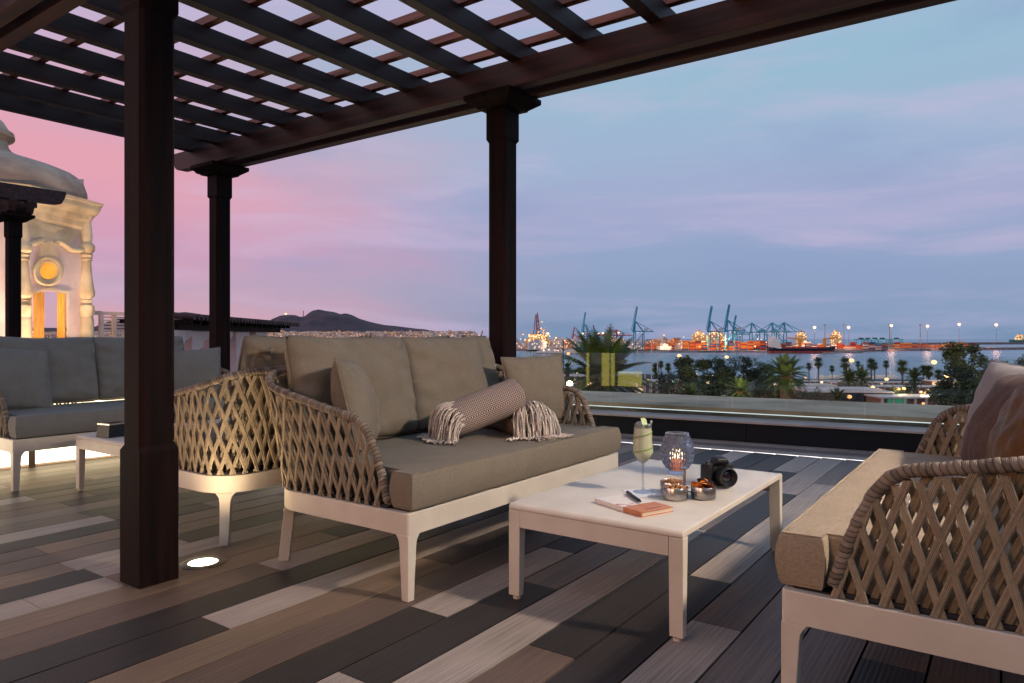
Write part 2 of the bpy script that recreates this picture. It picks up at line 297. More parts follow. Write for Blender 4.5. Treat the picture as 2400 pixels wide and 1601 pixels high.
for k, (a, b_) in {'L': ((150, 134, 122), (186, 168, 154)), 'M': ((95, 75, 64), (120, 98, 85)), 'D': ((42, 36, 34), (60, 52, 49)), 'T': ((114, 92, 74), (142, 117, 96)), 'G': ((108, 92, 83), (138, 120, 109)), 'B': ((62, 50, 45), (84, 69, 62))}.items():
    def dfn(t, n, l, b, a=a, b_=b_):
        tcn = mn(t, 'ShaderNodeTexCoord')
        m1 = mn(t, 'ShaderNodeMapping'); m1.inputs['Scale'].default_value = (.8, 30, 1); l.new(tcn.outputs['Object'], m1.inputs[0])
        na = mn(t, 'ShaderNodeTexNoise', i_Scale=4, i_Detail=6); l.new(m1.outputs[0], na.inputs[0])
        m2 = mn(t, 'ShaderNodeMapping'); m2.inputs['Scale'].default_value = (2.5, 210, 1); l.new(tcn.outputs['Object'], m2.inputs[0])
        nb = mn(t, 'ShaderNodeTexNoise', i_Scale=1, i_Detail=2); l.new(m2.outputs[0], nb.inputs[0])
        wv = mn(t, 'ShaderNodeTexWave', i_Scale=23.0, i_Distortion=.3); wv.bands_direction = 'Y'; l.new(tcn.outputs['Object'], wv.inputs[0])
        big = mn(t, 'ShaderNodeTexNoise', i_Scale=2.2, i_Detail=5); l.new(tcn.outputs['Object'], big.inputs[0])
        f = mth('ADD', mth('MULTIPLY', na.outputs['Fac'], .35, nodes=n, links=l), mth('MULTIPLY', nb.outputs['Fac'], .35, nodes=n, links=l), nodes=n, links=l)
        f = mth('ADD', f, mth('MULTIPLY', big.outputs['Fac'], .30, nodes=n, links=l), nodes=n, links=l)
        l.new(ramp(f, [(.36, C(*[x*.82 for x in a])), (.64, C(*b_))], n, l, 'LINEAR'), b.inputs['Base Color'])
        hgt = mth('ADD', mth('MULTIPLY', wv.outputs['Fac'], .8, nodes=n, links=l), mth('MULTIPLY', nb.outputs['Fac'], .6, nodes=n, links=l), nodes=n, links=l)
        bp = mn(t, 'ShaderNodeBump', i_Strength=.45, i_Distance=.0012); l.new(hgt, bp.inputs['Height']); l.new(bp.outputs[0], b.inputs['Normal'])
        rr = mn(t, 'ShaderNodeMapRange'); l.new(big.outputs['Fac'], rr.inputs[0]); rr.inputs[3].default_value = .42; rr.inputs[4].default_value = .66; l.new(rr.outputs[0], b.inputs['Roughness'])
    DECK[k] = mat('composite_board_'+{'L': 'light', 'M': 'taupe', 'D': 'charcoal', 'T': 'tan', 'G': 'grey', 'B': 'umber'}[k], C(*a), .55, spec=.35, fn=dfn)
# ================================================================ terrace structure
BP, BY0 = .162, .025
rows = {-3: [(-9, 'M'), (2.6, 'D'), (3.8, 'L')], -2: [(-9, 'L'), (1.71, 'M'), (2.98, 'B')], -1: [(-9, 'D'), (1.27, 'M'), (2.56, 'B'), (3.8, 'L')], 0: [(-9, 'L'), (1.27, 'M'), (2.98, 'B')], 1: [(-9, 'B'), (1.27, 'D'), (2.18, 'M'), (3.4, 'D'), (4.3, 'L')],
 2: [(-9, 'M'), (2.56, 'M'), (3.8, 'L'), (4.7, 'D')], 3: [(-9, 'G'), (3.4, 'G'), (4.6, 'L')], 4: [(-9, 'L'), (2.16, 'M'), (3.4, 'G'), (4.2, 'M')], 5: [(-9, 'D'), (2.56, 'L'), (4.6, 'G')],
 6: [(-9, 'M'), (1.71, 'D'), (4.21, 'L')], 7: [(-9, 'L'), (3.2, 'G'), (4.3, 'D'), (4.9, 'L')], 8: [(-9, 'L'), (1.275, 'D'), (2.14, 'G'), (3.8, 'B')], 9: [(-9, 'L'), (.6, 'D'), (1.725, 'L'), (2.54, 'D'), (2.95, 'G'), (4.6, 'D')],
 10: [(-9, 'L'), (-.3, 'M'), (2.98, 'G'), (3.8, 'L')], 11: [(-9, 'T'), (2.13, 'B'), (3.4, 'L'), (4.7, 'D')], 12: [(-9, 'D'), (1.27, 'L'), (2.98, 'M')], 13: [(-9, 'D'), (3.4, 'T')],
 14: [(-9, 'M'), (1.70, 'L'), (2.6, 'B')], 15: [(-9, 'T'), (2.14, 'D'), (3.4, 'G')], 16: [(-9, 'L'), (1.0, 'L'), (1.27, 'T'), (3.0, 'M')], 17: [(-9, 'D'), (1.27, 'L'), (2.56, 'T')],
 18: [(-9, 'T'), (1.245, 'L'), (1.7, 'D'), (3.4, 'T')], 19: [(-9, 'M'), (1.71, 'T'), (2.98, 'B')], 20: [(-9, 'M'), (1.27, 'T'), (2.5, 'D')], 21: [(-9, 'D'), (2.14, 'G')], 22: [(-9, 'L'), (1.7, 'B'), (2.5, 'D')],
 23: [(-9, 'M'), (1.66, 'D'), (2.9, 'M')], 24: [(-9, 'D'), (1.3, 'G'), (2.56, 'L')], 25: [(-9, 'M'), (1.7, 'D')], 26: [(-9, 'M'), (1.9, 'B')], 27: [(-9, 'L'), (1.66, 'M'), (2.3, 'L')], 28: [(-9, 'D')], 29: [(-9, 'T'), (2.1, 'L')], 30: [(-9, 'L'), (1.7, 'T')]}
KEY = 'LMDTGB'
def led_x(y): return 5.565-.105*(y-1.66)
dm = MB(); rnd = random.Random(3)
for k in range(-36, 58):
    y0 = BY0+BP*k; y1 = y0+BP-.0065
    if k in rows: seg = list(rows[k])
    else:
        seg = []; x = -9.0-.43*rnd.randint(0, 3); prev = ''
        while x < 6:
            c = rnd.choice('LLMMDDTGGB'.replace(prev, '') if prev else 'LMDTGB'); seg.append((x, c)); prev = c; x += .43*rnd.randint(2, 6)
    xe = led_x(y0+.08)
    for i, (x, c) in enumerate(seg):
        x1 = seg[i+1][0] if i+1 < len(seg) else xe
        x1 = min(x1, xe)
        if x >= x1: continue
        dm.box(x+.0015, x1-.0015 if x1 < xe else x1, y0, y1, -.025, 0, KEY.index(c))
deck = tag(dm.build('deck', [DECK[c] for c in KEY], bevel=0), kind='structure')
b = MB(); b.box(-9.5, 6.2, -6, 9.5, -.3, -.027); tag(b.build('deck_base', M['black']), kind='structure')
fac = empty('unseen_hotel_wall', (-3.2, 0, 0), 0, 'unseen hotel wall behind the viewer, added to block sky light', 'wall')  # unseen wall put in to cut the sky light from behind
b = MB(); b.box(-.4, 0, -7, 4.2, 0, 3.3); b.box(-.45, .06, -7.05, 4.25, 3.3, 3.45); b.build('wall', M['stonetrim'], fac)
b = MB(); b.box(-6.2, -.41, 4.0, 4.2, 0, 3.3); b.build('return_wall', M['stonetrim'], fac)
# the strip of boards between the light line and the plinth runs along the plinth
def edge(t, off, z): return Vector((led_x(t)+off*1.0055, t+off*.105, z))   # t along the edge, off outwards
TA, TB = -9.0, 12.0
def strip(mb, o0, o1, z0, z1, ta=TA, tb=TB, mi=0, n=1):
    for i in range(n):
        a, b_ = ta+(tb-ta)*i/n, ta+(tb-ta)*(i+1)/n
        vs = [edge(t, o, z) for z in (z0, z1) for t in (a, b_) for o in (o0, o1)]
        mb.add(vs, [(0, 2, 3, 1), (4, 5, 7, 6), (0, 1, 5, 4), (2, 6, 7, 3), (0, 4, 6, 2), (1, 3, 7, 5)], mi)
b = MB(); t = TA
for o0, w in ((.045, .155), (.205, .155), (.365, .18)):
    t = TA+rnd.random()
    while t < TB:
        t2 = min(TB, t+.43*rnd.randint(2, 6)); strip(b, o0, o0+w-.005, -.025, -.002, t, t2-.003, rnd.choice((0, 0, 4, 0, 1))); t = t2
tag(b.build('deck_border', [DECK[c] for c in KEY]), kind='structure')
l = MB(); strip(l, .006, .040, -.02, -.004); o = l.build('led_strip', M['led']); tag(o, 'white light strip recessed in the deck in front of the black plinth', 'light strip')
# plinth, glass, parapet
pl = empty('plinth', label='low black panelled plinth step with pale stone top under the glass', cat='plinth')
b = MB(); t = TA
while t < TB:
    strip(b, .53, .60, 0, .160, t, t+1.345); t += 1.35
b.build('panel', M['dark'], pl)
b = MB(); strip(b, .50, .81, .160, .178, n=14); b.build('top', M['stonetrim'], pl, bevel=.003)
gl = empty('glass_balustrade', label='frameless clear glass balustrade in tall panels on the pale step', cat='balustrade')
ts = [TA]+[Wt for Wt in (-6.2, -4.7, -3.2, -1.65, -.15, .90, 1.95, 3.1, 4.3, 5.8, 7.3)]
GJ = []
for i in range(len(ts)-1):
    b = MB(); strip(b, .70, .712, .1785, .745, ts[i]+.006, ts[i+1]-.006)
    b.build('glass_panel', M['glass'], gl)
pa = empty('parapet', label='broad weathered concrete parapet beyond the glass with a light line under its lip', cat='parapet')
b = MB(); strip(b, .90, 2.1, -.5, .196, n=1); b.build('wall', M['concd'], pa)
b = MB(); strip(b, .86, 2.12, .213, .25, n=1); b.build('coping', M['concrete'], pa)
b = MB(); strip(b, .887, .897, .203, .2105); b.build('light_line', M['ledcool'], pa)
b = MB(); strip(b, .81, .9, -.4, .02); tag(b.build('gutter', M['concd']), kind='structure')
# lit white wall behind the far sofa, and its coping
w = empty('lit_wall', (1.6, 5.60, 0), -.13, 'low white wall with glowing backlit panels behind the far left sofa', 'wall')
b = MB()
for i in range(8): b.box(-3.2+i*.92, -3.2+i*.92+.88, 0, .03, .02, .45)
b.build('lit_panel', M['panel'], w)
b = MB(); b.box(-3.3, 4.3, .04, .3, 0, .5); b.box(-3.3, 4.3, -.02, .3, .5, .54)
for i in range(9): b.box(-3.24+i*.92, -3.2+i*.92, -.004, .04, 0, .5)
b.build('wall_core', M['stonetrim'], w)
# hidden glowing panels added behind the sofa so the balustrade glass mirrors yellow patches
for nm, ya, yb, zt_, lab in (('wide', 3.49, 3.66, .86, 'tall added yellow glow panel mirrored in the glass beside the sofa'), ('low', 3.17, 3.465, .52, 'low added yellow glow panel mirrored in the glass'), ('slim', 3.80, 3.85, .80, 'slim added yellow glow strip mirrored in the glass')):
    s = empty('mirror_glow_panel', (4.75, (ya+yb)/2, 0), -.1, lab, 'screen'); hw = (yb-ya)/2
    b = MB(); b.box(-.06, 0, -hw, hw, 0, zt_); b.build('frame', M['stonetrim'], s, bevel=.004)
    b = MB(); b.box(.002, .012, -hw+.01, hw-.01, .33, zt_-.02); b.build('lit_face', M['ylw'], s)
# ================================================================ in-floor uplight
def floor_light(x, y, label, e=14, aim=None):
    f = empty('floor_light', (x, y, 0), 0, label, 'light')
    b = MB(); b.lathe([(.086, -.02), (.086, .003), (.080, .006), (.058, .006), (.055, .002)], 40, cap=False); b.build('ring', M['steelring'], f, smooth=40)
    b = MB(); b.lathe([(.056, -.01), (.056, .003), (.04, .0045), (.001, .005)], 40); b.build('lens', M['lamp'], f, smooth=60)
    lamp('uplight', 'SPOT', (0, 0, .02), e, (1, .77, .50), .05, aim=aim or (0, .0, 1), spot=140, blend=.8, parent=f)
    return f
M['steelring'] = mat('stained_steel_ring', C(120, 112, 100), .45, .8, fn=noise_col(C(80, 74, 66), C(150, 142, 128), 14, 5))
floor_light(1.575, 2.625, 'round uplight set in the deck beside the big dark post', 25)
# ================================================================ pergola
BEAM = (2.366, 2.524)
def scroll_end(L_, z0, z1, r=.07):
    """side outline of a beam whose far end is cut to a double curve"""
    p = [(0, z0)]+[(L_-r*2.0+r*1.5*sin(a), z0+r*.75*(1-cos(a))) for a in [pi/2*i/6 for i in range(7)]]
    p += [(L_-r*.30, z0+r*1.1), (L_, z1-.03), (L_, z1), (0, z1)]
    return p
def beam_y(mb, x0, x1, ya, yb, z0, z1):
    Lh = yb-ya; pr = scroll_end(Lh, z0, z1)
    mb.loft([[Vector((x, ya+q[0], q[1])) for q in pr] for x in (x0, x1)])
def post(x, y, label, base=True, cap=True, group='dark wood pergola posts', zb=0.0):
    """x, y: centre"""
    p = empty('pergola_post', (x, y, 0), 0, label, 'post', group)
    def sec(h, ch, z):
        pts = []
        for sx, sy in ((-1, -1), (1, -1), (1, 1), (-1, 1)):
            a = (sx*h, sy*(h-ch)); c_ = (sx*(h-ch), sy*h)
            pts += [a, c_] if sx*sy < 0 else [c_, a]
        q = [(-h, -h+ch), (-h+ch, -h), (h-ch, -h), (h, -h+ch), (h, h-ch), (h-ch, h), (-h+ch, h), (-h, h-ch)]
        return [Vector((u, v, z)) for u, v in q]
    b = MB(); b.loft([sec(.0725, .002, zb), sec(.0725, .002, .485), sec(.066, .014, .505), sec(.066, .014, 2.085), sec(.0725, .002, 2.105), sec(.0725, .002, 2.29)])
    b.build('shaft', M['wood'], p)
    if cap:
        b = MB(); h0, h1 = .112, .172
        r = [[Vector((sx*h, sy*h, z)) for sx, sy in ((-1, -1), (1, -1), (1, 1), (-1, 1))] for h, z in ((h0, 2.285), (h0, 2.292), (h1, 2.335), (h1, 2.365))]
        b.loft(r); b.build('capital', M['wood'], p, bevel=.003)
    return p
post(1.3525, 2.6075, 'massive dark wood post nearest the camera with a chamfered foot')
post(3.49, 2.545, 'dark wood post behind the right end of the near sofa')
post(3.49, 5.56, 'dark wood post rising behind the sofa ends under the corner of the pergola')
post(1.3525, -1.36, 'dark wood post behind the camera side of the pergola'); post(3.49, -1.36, 'dark wood post beyond the right sofa')
pg = empty('pergola_roof', (0, 0, 0), 0, 'dark wood pergola roof of rafters and red brown battens over the sofas', 'pergola')
for xs in ((3.36, 3.44), (3.545, 3.625)): b = MB(); beam_y(b, xs[0], xs[1], -1.5, 6.09, *BEAM); b.build('main_beam', M['woody'], pg, bevel=.003)
for xs in ((1.368, 1.437), (1.255, 1.322)): b = MB(); beam_y(b, xs[0], xs[1], -1.5, 6.09, *BEAM); b.build('main_beam', M['woody'], pg, bevel=.003)
RF = [5.76]+[5.36-.435*k for k in range(0, 16)]
for y in RF:
    b = MB(); b.box(.75, 3.70, y, y+.072, 2.506, 2.613); b.build('rafter', M['woodx'], pg, bevel=.003)
for k in range(-6, 5):
    x = 2.482+.312*k
    b = MB(); b.box(x, x+.047, -1.4, 5.95, 2.6135, 2.657); b.build('batten', M['slat'], pg, bevel=.002)
# second pergola further left
pg2 = empty('pergola_roof', (0, 0, 0), 0, 'second dark pergola roof end with carved beams at the far left', 'pergola')
P2 = at(31, 8.45); 
post(P2.x, P2.y, 'dark wood post at the far left in front of the domed tower')
px, py = P2.x, P2.y
for xs in ((-.125, -.045), (.06, .14)):
    b = MB(); pr = scroll_end(3.0, *BEAM); b.loft([[Vector((px+x, py+2.75-q[0], q[1])) for q in pr] for x in xs]); b.build('main_beam', M['woody'], pg2, bevel=.003)
b = MB(); pr = scroll_end(4.6, 2.526, 2.70); b.loft([[Vector((px-4.1+q[0], y, q[1])) for q in pr] for y in (py-.20, py-.12)]); b.build('cross_beam', M['woody'], pg2, bevel=.003)
for k in range(6):
    b = MB(); b.box(px-4, px+.35, py+.25+.435*k, py+.32+.435*k, 2.53, 2.66); b.build('rafter', M['woodx'], pg2)
# ================================================================ sofas
SL, SD = 1.57, .78
def rrect(x0, x1, y0, y1, rf, rb, n=9):
    """plan outline, front corners (low y) radius rf, back corners radius rb, counter-clockwise from front left"""
    pts = []
    for cx, cy, r, a0 in ((x0+rf, y0+rf, rf, pi), (x1-rf, y0+rf, rf, 1.5*pi), (x1-rb, y1-rb, rb, 0), (x0+rb, y1-rb, rb, .5*pi)):
        for i in range(n): a = a0+pi/2*i/(n-1); pts.append((cx+r*cos(a), cy+r*sin(a)))
    return pts
def upath(x0, x1, y0, y1, r, step=.012):
    """U-shaped plan path from the front of one arm round the back to the other, evenly stepped"""
    raw = [(x0, y0), (x0, y1-r)]+[(x0+r-r*cos(a), y1-r+r*sin(a)) for a in [pi/2*i/10 for i in range(1, 11)]]+[(x1-r+r*sin(a), y1-r+r*cos(a)) for a in [pi/2*i/10 for i in range(0, 11)]]+[(x1, y0)]
    return raw
def resample(raw, n):
    d = [0]
    for a, b_ in zip(raw, raw[1:]): d.append(d[-1]+hypot(b_[0]-a[0], b_[1]-a[1]))
    out = []; j = 0
    for i in range(n+1):
        t = d[-1]*i/n
        while j < len(raw)-2 and d[j+1] < t: j += 1
        k = (t-d[j])/max(1e-9, d[j+1]-d[j]); a, b_ = raw[j], raw[j+1]
        out.append((a[0]+(b_[0]-a[0])*k, a[1]+(b_[1]-a[1])*k))
    return out, d[-1]
ARM = [(.0, .30), (.018, .36), (.037, .42), (.062, .485), (.090, .545), (.120, .585), (.155, .607), (.23, .622), (.34, .645), (.45, .668), (.56, .695), (.63, .722), (.72, .745), (.9, .758)]
def arm_h(s, Ls):
    s = min(s, Ls-s)
    for (a, za), (b_, zb) in zip(ARM, ARM[1:]):
        if s <= b_: return za+(zb-za)*max(0, s-a)/(b_-a)
    return .760
NB = 240
BASE, LB = resample(upath(.018, SL-.018, .107, SD-.012, .13), NB)
RAIL, _ = resample(upath(-.028, SL+.028, .107, SD+.080, .19), NB)
def shell(s, z, off=0.0):
    """point of the woven shell at arc position s (along the base) and height z"""
    k = max(0, min(NB-1e-6, s/LB*NB)); i = int(k); f_ = k-i
    lp = lambda P_, q: (P_[q][0]+(P_[min(q+1, NB)][0]-P_[q][0])*f_, P_[q][1]+(P_[min(q+1, NB)][1]-P_[q][1])*f_)
    b_, r_ = lp(BASE, i), lp(RAIL, i)
    t = (z-.30)/.445; t = max(0, t)**1.15
    # no flare at the very front of the arm
    e = min(1, min(s, LB-s)/.25)
    t *= e if t > 0 else 0
    x, y = b_[0]+(r_[0]-b_[0])*t, b_[1]+(r_[1]-b_[1])*t
    i0, i1 = max(0, i-2), min(NB, i+3); tx, ty = BASE[i1][0]-BASE[i0][0], BASE[i1][1]-BASE[i0][1]; q = hypot(tx, ty) or 1
    return Vector((x-ty/q*off, y+tx/q*off, z))
def weave_mesh():
    mb = MB(); K = .335; pitch = .0495; wd = .0089
    for layer in (0, 1):
        for sg in (1, -1):
            s0 = -.30+ (0 if sg > 0 else .016)+layer*.022
            while s0 < LB+.3:
                pts = []; z = .302; st = .016
                while True:
                    s = s0+sg*K*(z-.30)
                    if 0.004 < s < LB-.004:
                        if z <= arm_h(s, LB)-.004: pts.append((s, z))
                        elif pts: break
                    elif pts: break
                    z += st
                    if z > .76: break
                if len(pts) >= 3:
                    rings = []
                    for i, (s, z) in enumerate(pts):
                        ph = (s0/pitch*pi + z*26)
                        off = (.0085+.0030*sin(ph)*sg) if layer == 0 else (-.017-.0022*sg)
                        a = shell(s-wd, z, off); b_ = shell(s+wd, z, off); m = shell(s, z, off+.0030); m2 = shell(s, z, off-.001)
                        q1 = shell(s-wd*.55, z, off+.0030); q2 = shell(s+wd*.55, z, off+.0030); g = shell(s-wd*.06, z, off+.0016)
                        rings.append([a, q1, g, q2, b_, m2])
                    rs = random.random()
                    for i, (s, z) in enumerate(pts): mb.at += [(a_, (z-.3)/cos(atan2(K, 1)), rs) for a_ in (0, .22, .5, .78, 1, .5)]
                    mb.loft(rings)
                s0 += pitch
    return mb
def rail_mesh():
    mb = MB(); pts = []; n = 1700; acc = 0
    raw = []
    for i in range(1, 400):
        s = LB*i/400; raw.append(shell(s, arm_h(s, LB)+.004, 0))
    d = [0]
    for a, b_ in zip(raw, raw[1:]): d.append(d[-1]+(b_-a).length)
    j = 0; out = []
    for i in range(n+1):
        t = d[-1]*i/n
        while j < len(raw)-2 and d[j+1] < t: j += 1
        out.append(raw[j].lerp(raw[j+1], (t-d[j])/(d[j+1]-d[j])))
    st = d[-1]/n
    def ring(i, a):
        p = i*st/.0135+.30*sin(a+1.1); mb.at.append((p+10, a/6.2832, .5)); k = int(math.floor(p)); fr = p-k
        jit = .035*sin(k*12.9898+2*sin(a+k))
        return 1+.08*(1-abs(2*fr-1)**2.2)-.04+jit+(.10 if k % 5 == 0 else 0)
    mb.tube(out, lambda i: .0150, 14, ring=ring)
    return mb
def outline_cushion(poly, z0, z1, r=.022, crown=.008, nz=3):
    """poly: dense plan outline; rounded slab"""
    n = len(poly); P_ = [Vector((x, y)) for x, y in poly]; N_ = []
    for i in range(n):
        t1 = (P_[i]-P_[i-1]).normalized(); t2 = (P_[(i+1) % n]-P_[i]).normalized()
        a = Vector((-t1.y, t1.x)); b_ = Vector((-t2.y, t2.x)); m = (a+b_); m = m.normalized()*min(1.6, 1/max(.5, m.length/2)) if m.length > .01 else a; N_.append(m)
    def ring(ins, z, wob=0):
        out = []
        for i in range(n):
            q = P_[i]+N_[i]*ins; w_ = wob*mnoise.noise(Vector((q.x*7, q.y*7, z*9))); out.append(Vector((q.x+N_[i].x*w_, q.y+N_[i].y*w_, z+w_*.5)))
        return out
    R_ = []
    for k in range(4): a = pi/2*k/3; R_.append(ring(r*(1-sin(a))*.8, z0+r*(1-cos(a))*.8, .003))
    for k in range(1, nz+1): q = k/(nz+1); R_.append(ring(-.006*sin(q*pi), z0+r*.8+(z1-z0-1.6*r)*q, .004))
    for k in range(4): a = pi/2*k/3; R_.append(ring(r*(1-cos(a))*.8, z1-r*.8+r*sin(a)*.8, .003))
    R_.append(ring(r+.008, z1+.0012, .0))
    return R_
def densify(poly, step=.03):
    out = []
    for i, a in enumerate(poly):
        b_ = poly[(i+1) % len(poly)]; L_ = hypot(b_[0]-a[0], b_[1]-a[1]); k = max(1, int(L_/step))
        for j in range(k): out.append((a[0]+(b_[0]-a[0])*j/k, a[1]+(b_[1]-a[1])*j/k))
    return out
def pillow_mb(w, h, t, box=.0, seed=0, wr=.010, n=36, pinch=.05, sag=0.0, ex=.5):
    """cushion standing in its local xz plane, front towards -y, origin at the bottom centre"""
    mb = MB(); rings = []
    rn = random.Random(seed); ph = [rn.uniform(0, 6.28) for _ in range(8)]
    def pt(u, v, side):
        e = (1-u**(4 if box else 2))*(1-v**(4 if box else 2)); e = max(0, e)
        th = t/2*e**ex
        x = w/2*u*(1-pinch*(1-v*v)*.55+ .0); z = h/2*(1+v*(1-pinch*(1-u*u)*.55))
        if box: x *= 1-.03*v**8; z -= .012*abs(u)**8*(1 if v > 0 else -1)
        edge_ = 1-min(1-abs(u), 1-abs(v))
        # gathers running in from the edges and corners
        f1 = max(0, edge_-.55)/.45
        ang = atan2(v, u)
        f2 = max(0, 1-hypot(1-abs(u), 1-abs(v))/.75)
        dsp = wr*f1*(1-f1)*2.2*(sin(u*17+ph[0]+2*v)*abs(v)**2+sin(v*15+ph[1]+2*u)*abs(u)**2)*.6
        dsp += wr*f2*f2*.9*sin(ang*26+ph[2])*(1-edge_**12)
        dsp += wr*.9*mnoise.noise(Vector((u*1.7+seed*3.1, v*1.7, side*4.0)))*e
        dsp += wr*.55*mnoise.noise(Vector((u*4.0+seed, v*2.6-u*1.5, side*7.0+seed)))*e
        y = side*(th+dsp*min(1, e*3+.05)) 
        z -= sag*max(0, v)*(1-u*u)*1.0*(1-0)
        return Vector((x, y, z))
    fr = [[pt(-1+2*i/n, -1+2*j/n, -1) for i in range(n+1)] for j in range(n+1)]
    bk = [[pt(-1+2*i/n, -1+2*j/n, 1) for i in range(n+1)] for j in range(n+1)]
    vs = [p for r_ in fr for p in r_]+[p for r_ in bk for p in r_]; o = (n+1)**2; fs = []
    for j in range(n):
        for i in range(n):
            a = j*(n+1)+i; fs.append((a, a+1, a+n+2, a+n+1)); fs.append((o+a, o+a+n+1, o+a+n+2, o+a+1))
    bd = [i for i in range(n+1)]+[j*(n+1)+n for j in range(1, n+1)]+[n*(n+1)+i for i in range(n-1, -1, -1)]+[j*(n+1) for j in range(n-1, 0, -1)]
    for k in range(len(bd)): a, b_ = bd[k], bd[(k+1) % len(bd)]; fs.append((a, o+a, o+b_, b_))
    mb.add(vs, fs); loop = [fr[q//(n+1)][q % (n+1)].lerp(bk[q//(n+1)][q % (n+1)], .5) for q in bd]
    return mb, loop
def weld(o):
    bm = bmesh.new(); bm.from_mesh(o.data); bmesh.ops.remove_doubles(bm, verts=bm.verts, dist=.0004); bmesh.ops.recalc_face_normals(bm, faces=bm.faces); bm.to_mesh(o.data); bm.free(); o.data.shade_smooth()
def pillow(name, w, h, t, m, parent=None, loc=(0, 0, 0), rot=(0, 0, 0), seed=0, piping=.004, flange=0, **kw):
    mb, loop = pillow_mb(w, h, t, seed=seed, **kw)
    o = mb.build(name, m, parent, smooth=180, loc=loc, rot=rot); weld(o); o.data.shade_smooth()
    if piping:
        pb = MB(); pb.tube(loop+loop[:1], piping, 6); pb.build('seam', m, o, smooth=180)
    return o
def leg_mb(x, y, z1, wt, wb, dx=0, dy=0, a=0):
    mb = MB(); rings = []
    for z, w_ in ((0.0, wb), (z1*.9, wt), (z1+.0, wt+.006), (z1+.012, wt+.012)):
        k = 1-z/z1
        rings.append([Vector((x+dx*k+(i*cos(a)-j*sin(a))*w_/2, y+dy*k+(i*sin(a)+j*cos(a))*w_/2, z)) for i, j in ((-1, -1), (1, -1), (1, 1), (-1, 1))])
    return mb.loft(rings)
def make_sofa(label, group, m_seat, m_back, w_mesh=None, r_mesh=None, backs=True):
    t = empty('sofa', label=label, cat='sofa', group=group)
    FZ0, FZ1 = .224, .30
    out = rrect(0, SL, 0, SD, .012, .17); inn = rrect(.045, SL-.045, .045, SD-.045, .006, .13)
    mb = MB(); mb.loft([[Vector((x, y, FZ0)) for x, y in out], [Vector((x, y, FZ1)) for x, y in out], [Vector((x, y, FZ1)) for x, y in inn], [Vector((x, y, FZ0)) for x, y in inn], [Vector((x, y, FZ0)) for x, y in out]], cap=False)
    mb.build('frame', M['white'], t, bevel=.004)
    mb = MB(); mb.prism([(x*.97+.024, y*.95+.02) for x, y in out], .292, .304); mb.build('seat_base', M['black'], t)
    for right in (0, 1):
        rings = []
        for z, w_ in ((0, .031), (.18, .042), (.200, .0445), (.210, .050), (FZ0, .060)):
            x0, x1 = (0, w_) if not right else (SL-w_, SL); d_ = w_ if z < FZ0 else w_; rings.append([Vector((x0, 0, z)), Vector((x1, 0, z)), Vector((x1, d_, z)), Vector((x0, d_, z))])
        mb = MB(); mb.loft(rings); mb.build('leg', M['white'], t, bevel=.003)
    for sx in (0, 1):
        rad = Vector((-.7071 if not sx else .7071, .7071, 0)); tan_ = Vector((rad.y, -rad.x, 0)); cc_ = Vector((.17 if not sx else SL-.17, SD-.17, 0))
        mb = MB(); rings = []
        for z, w_ in ((0, .036), (.18, .046), (.200, .052), (.210, .062), (FZ0, .085)):
            k = 1-z/FZ0; c0 = cc_+rad*(.1685-.022+.026*k); rings.append([c0+tan_*(i*w_/2)+rad*(j*.021)+Vector((0, 0, z)) for i, j in ((-1, -1), (1, -1), (1, 1), (-1, 1))])
        mb.loft(rings); mb.build('leg', M['white'], t, bevel=.003)
    if w_mesh is None:
        wv = weave_mesh().build('weave', M['strap'], t, smooth=50); rl = rail_mesh().build('arm_rail', M['wrap'], t, smooth=60)
    else:
        for nm, me in (('weave', w_mesh), ('arm_rail', r_mesh)):
            o = bpy.data.objects.new(nm, me); COL.objects.link(o); o.parent = t
    mb = MB(); mb.tube([shell(LB*i/120, .306, -.003) for i in range(121)], .007, 6); mb.build('weave_bar', M['black'], t, smooth=60)
    e = .012; I = .052
    poly = [(e, -.008), (SL-e, -.008), (SL-e, .092), (SL-I, .096), (SL-I, SD-.10), (I, SD-.10), (I, .096), (e, .092)]
    rg = outline_cushion(densify(poly), .308, .432, r=.014, nz=4)
    mb = MB(); mb.loft(rg); o = mb.build('seat_cushion', m_seat, t, smooth=50)
    pb = MB()
    for rr_ in (rg[-3], rg[1]): pb.tube(rr_+rr_[:1], .0026, 6)
    pb.build('piping', m_seat, o, smooth=60)
    if backs:
        for k, (xc, wd) in enumerate(((.442, .71), (1.128, .71))):
            pillow('back_cushion', wd, .487, .168, m_back, t, (xc, .690, .436), (-R(13.5), R(.8-k*1.6), R(1-2*k)), seed=k+1, piping=.003, box=1, wr=.026, pinch=.035, sag=.014, ex=.42)
    return t
sofa = make_sofa('taupe sofa with two rolled blankets on its seat behind the table with the camera', 'woven rope two-seat sofas', M['taupe'], M['taupe'])
sofa.location = (1.74, 1.665, 0)
wm = [o.data for o in sofa.children if o.name.startswith('weave') and 'bar' not in o.name][0]; rm = [o.data for o in sofa.children if o.name.startswith('arm_rail')][0]
s2 = make_sofa('sofa at the right edge with sand taupe seat cushion, seen through its near woven arm', 'woven rope two-seat sofas', M['lamplit'], M['lilac'], wm, rm)
s2.location = (3.31, .448, 0); s2.rotation_euler = (0, 0, pi)
s3 = make_sofa('sofa turned away behind the near one, its woven corner lit by the floor light', 'woven rope two-seat sofas', M['taupe'], M['taupe'], wm, rm)
s3.location = (3.29, 3.51, 0); s3.rotation_euler = (0, 0, pi)
s4 = make_sofa('sofa with grey cushions at the far left in front of the glowing white wall', 'woven rope two-seat sofas', M['taupeg'], M['taupeg'], wm, rm)
s4.location = (1.66, 4.73, 0)
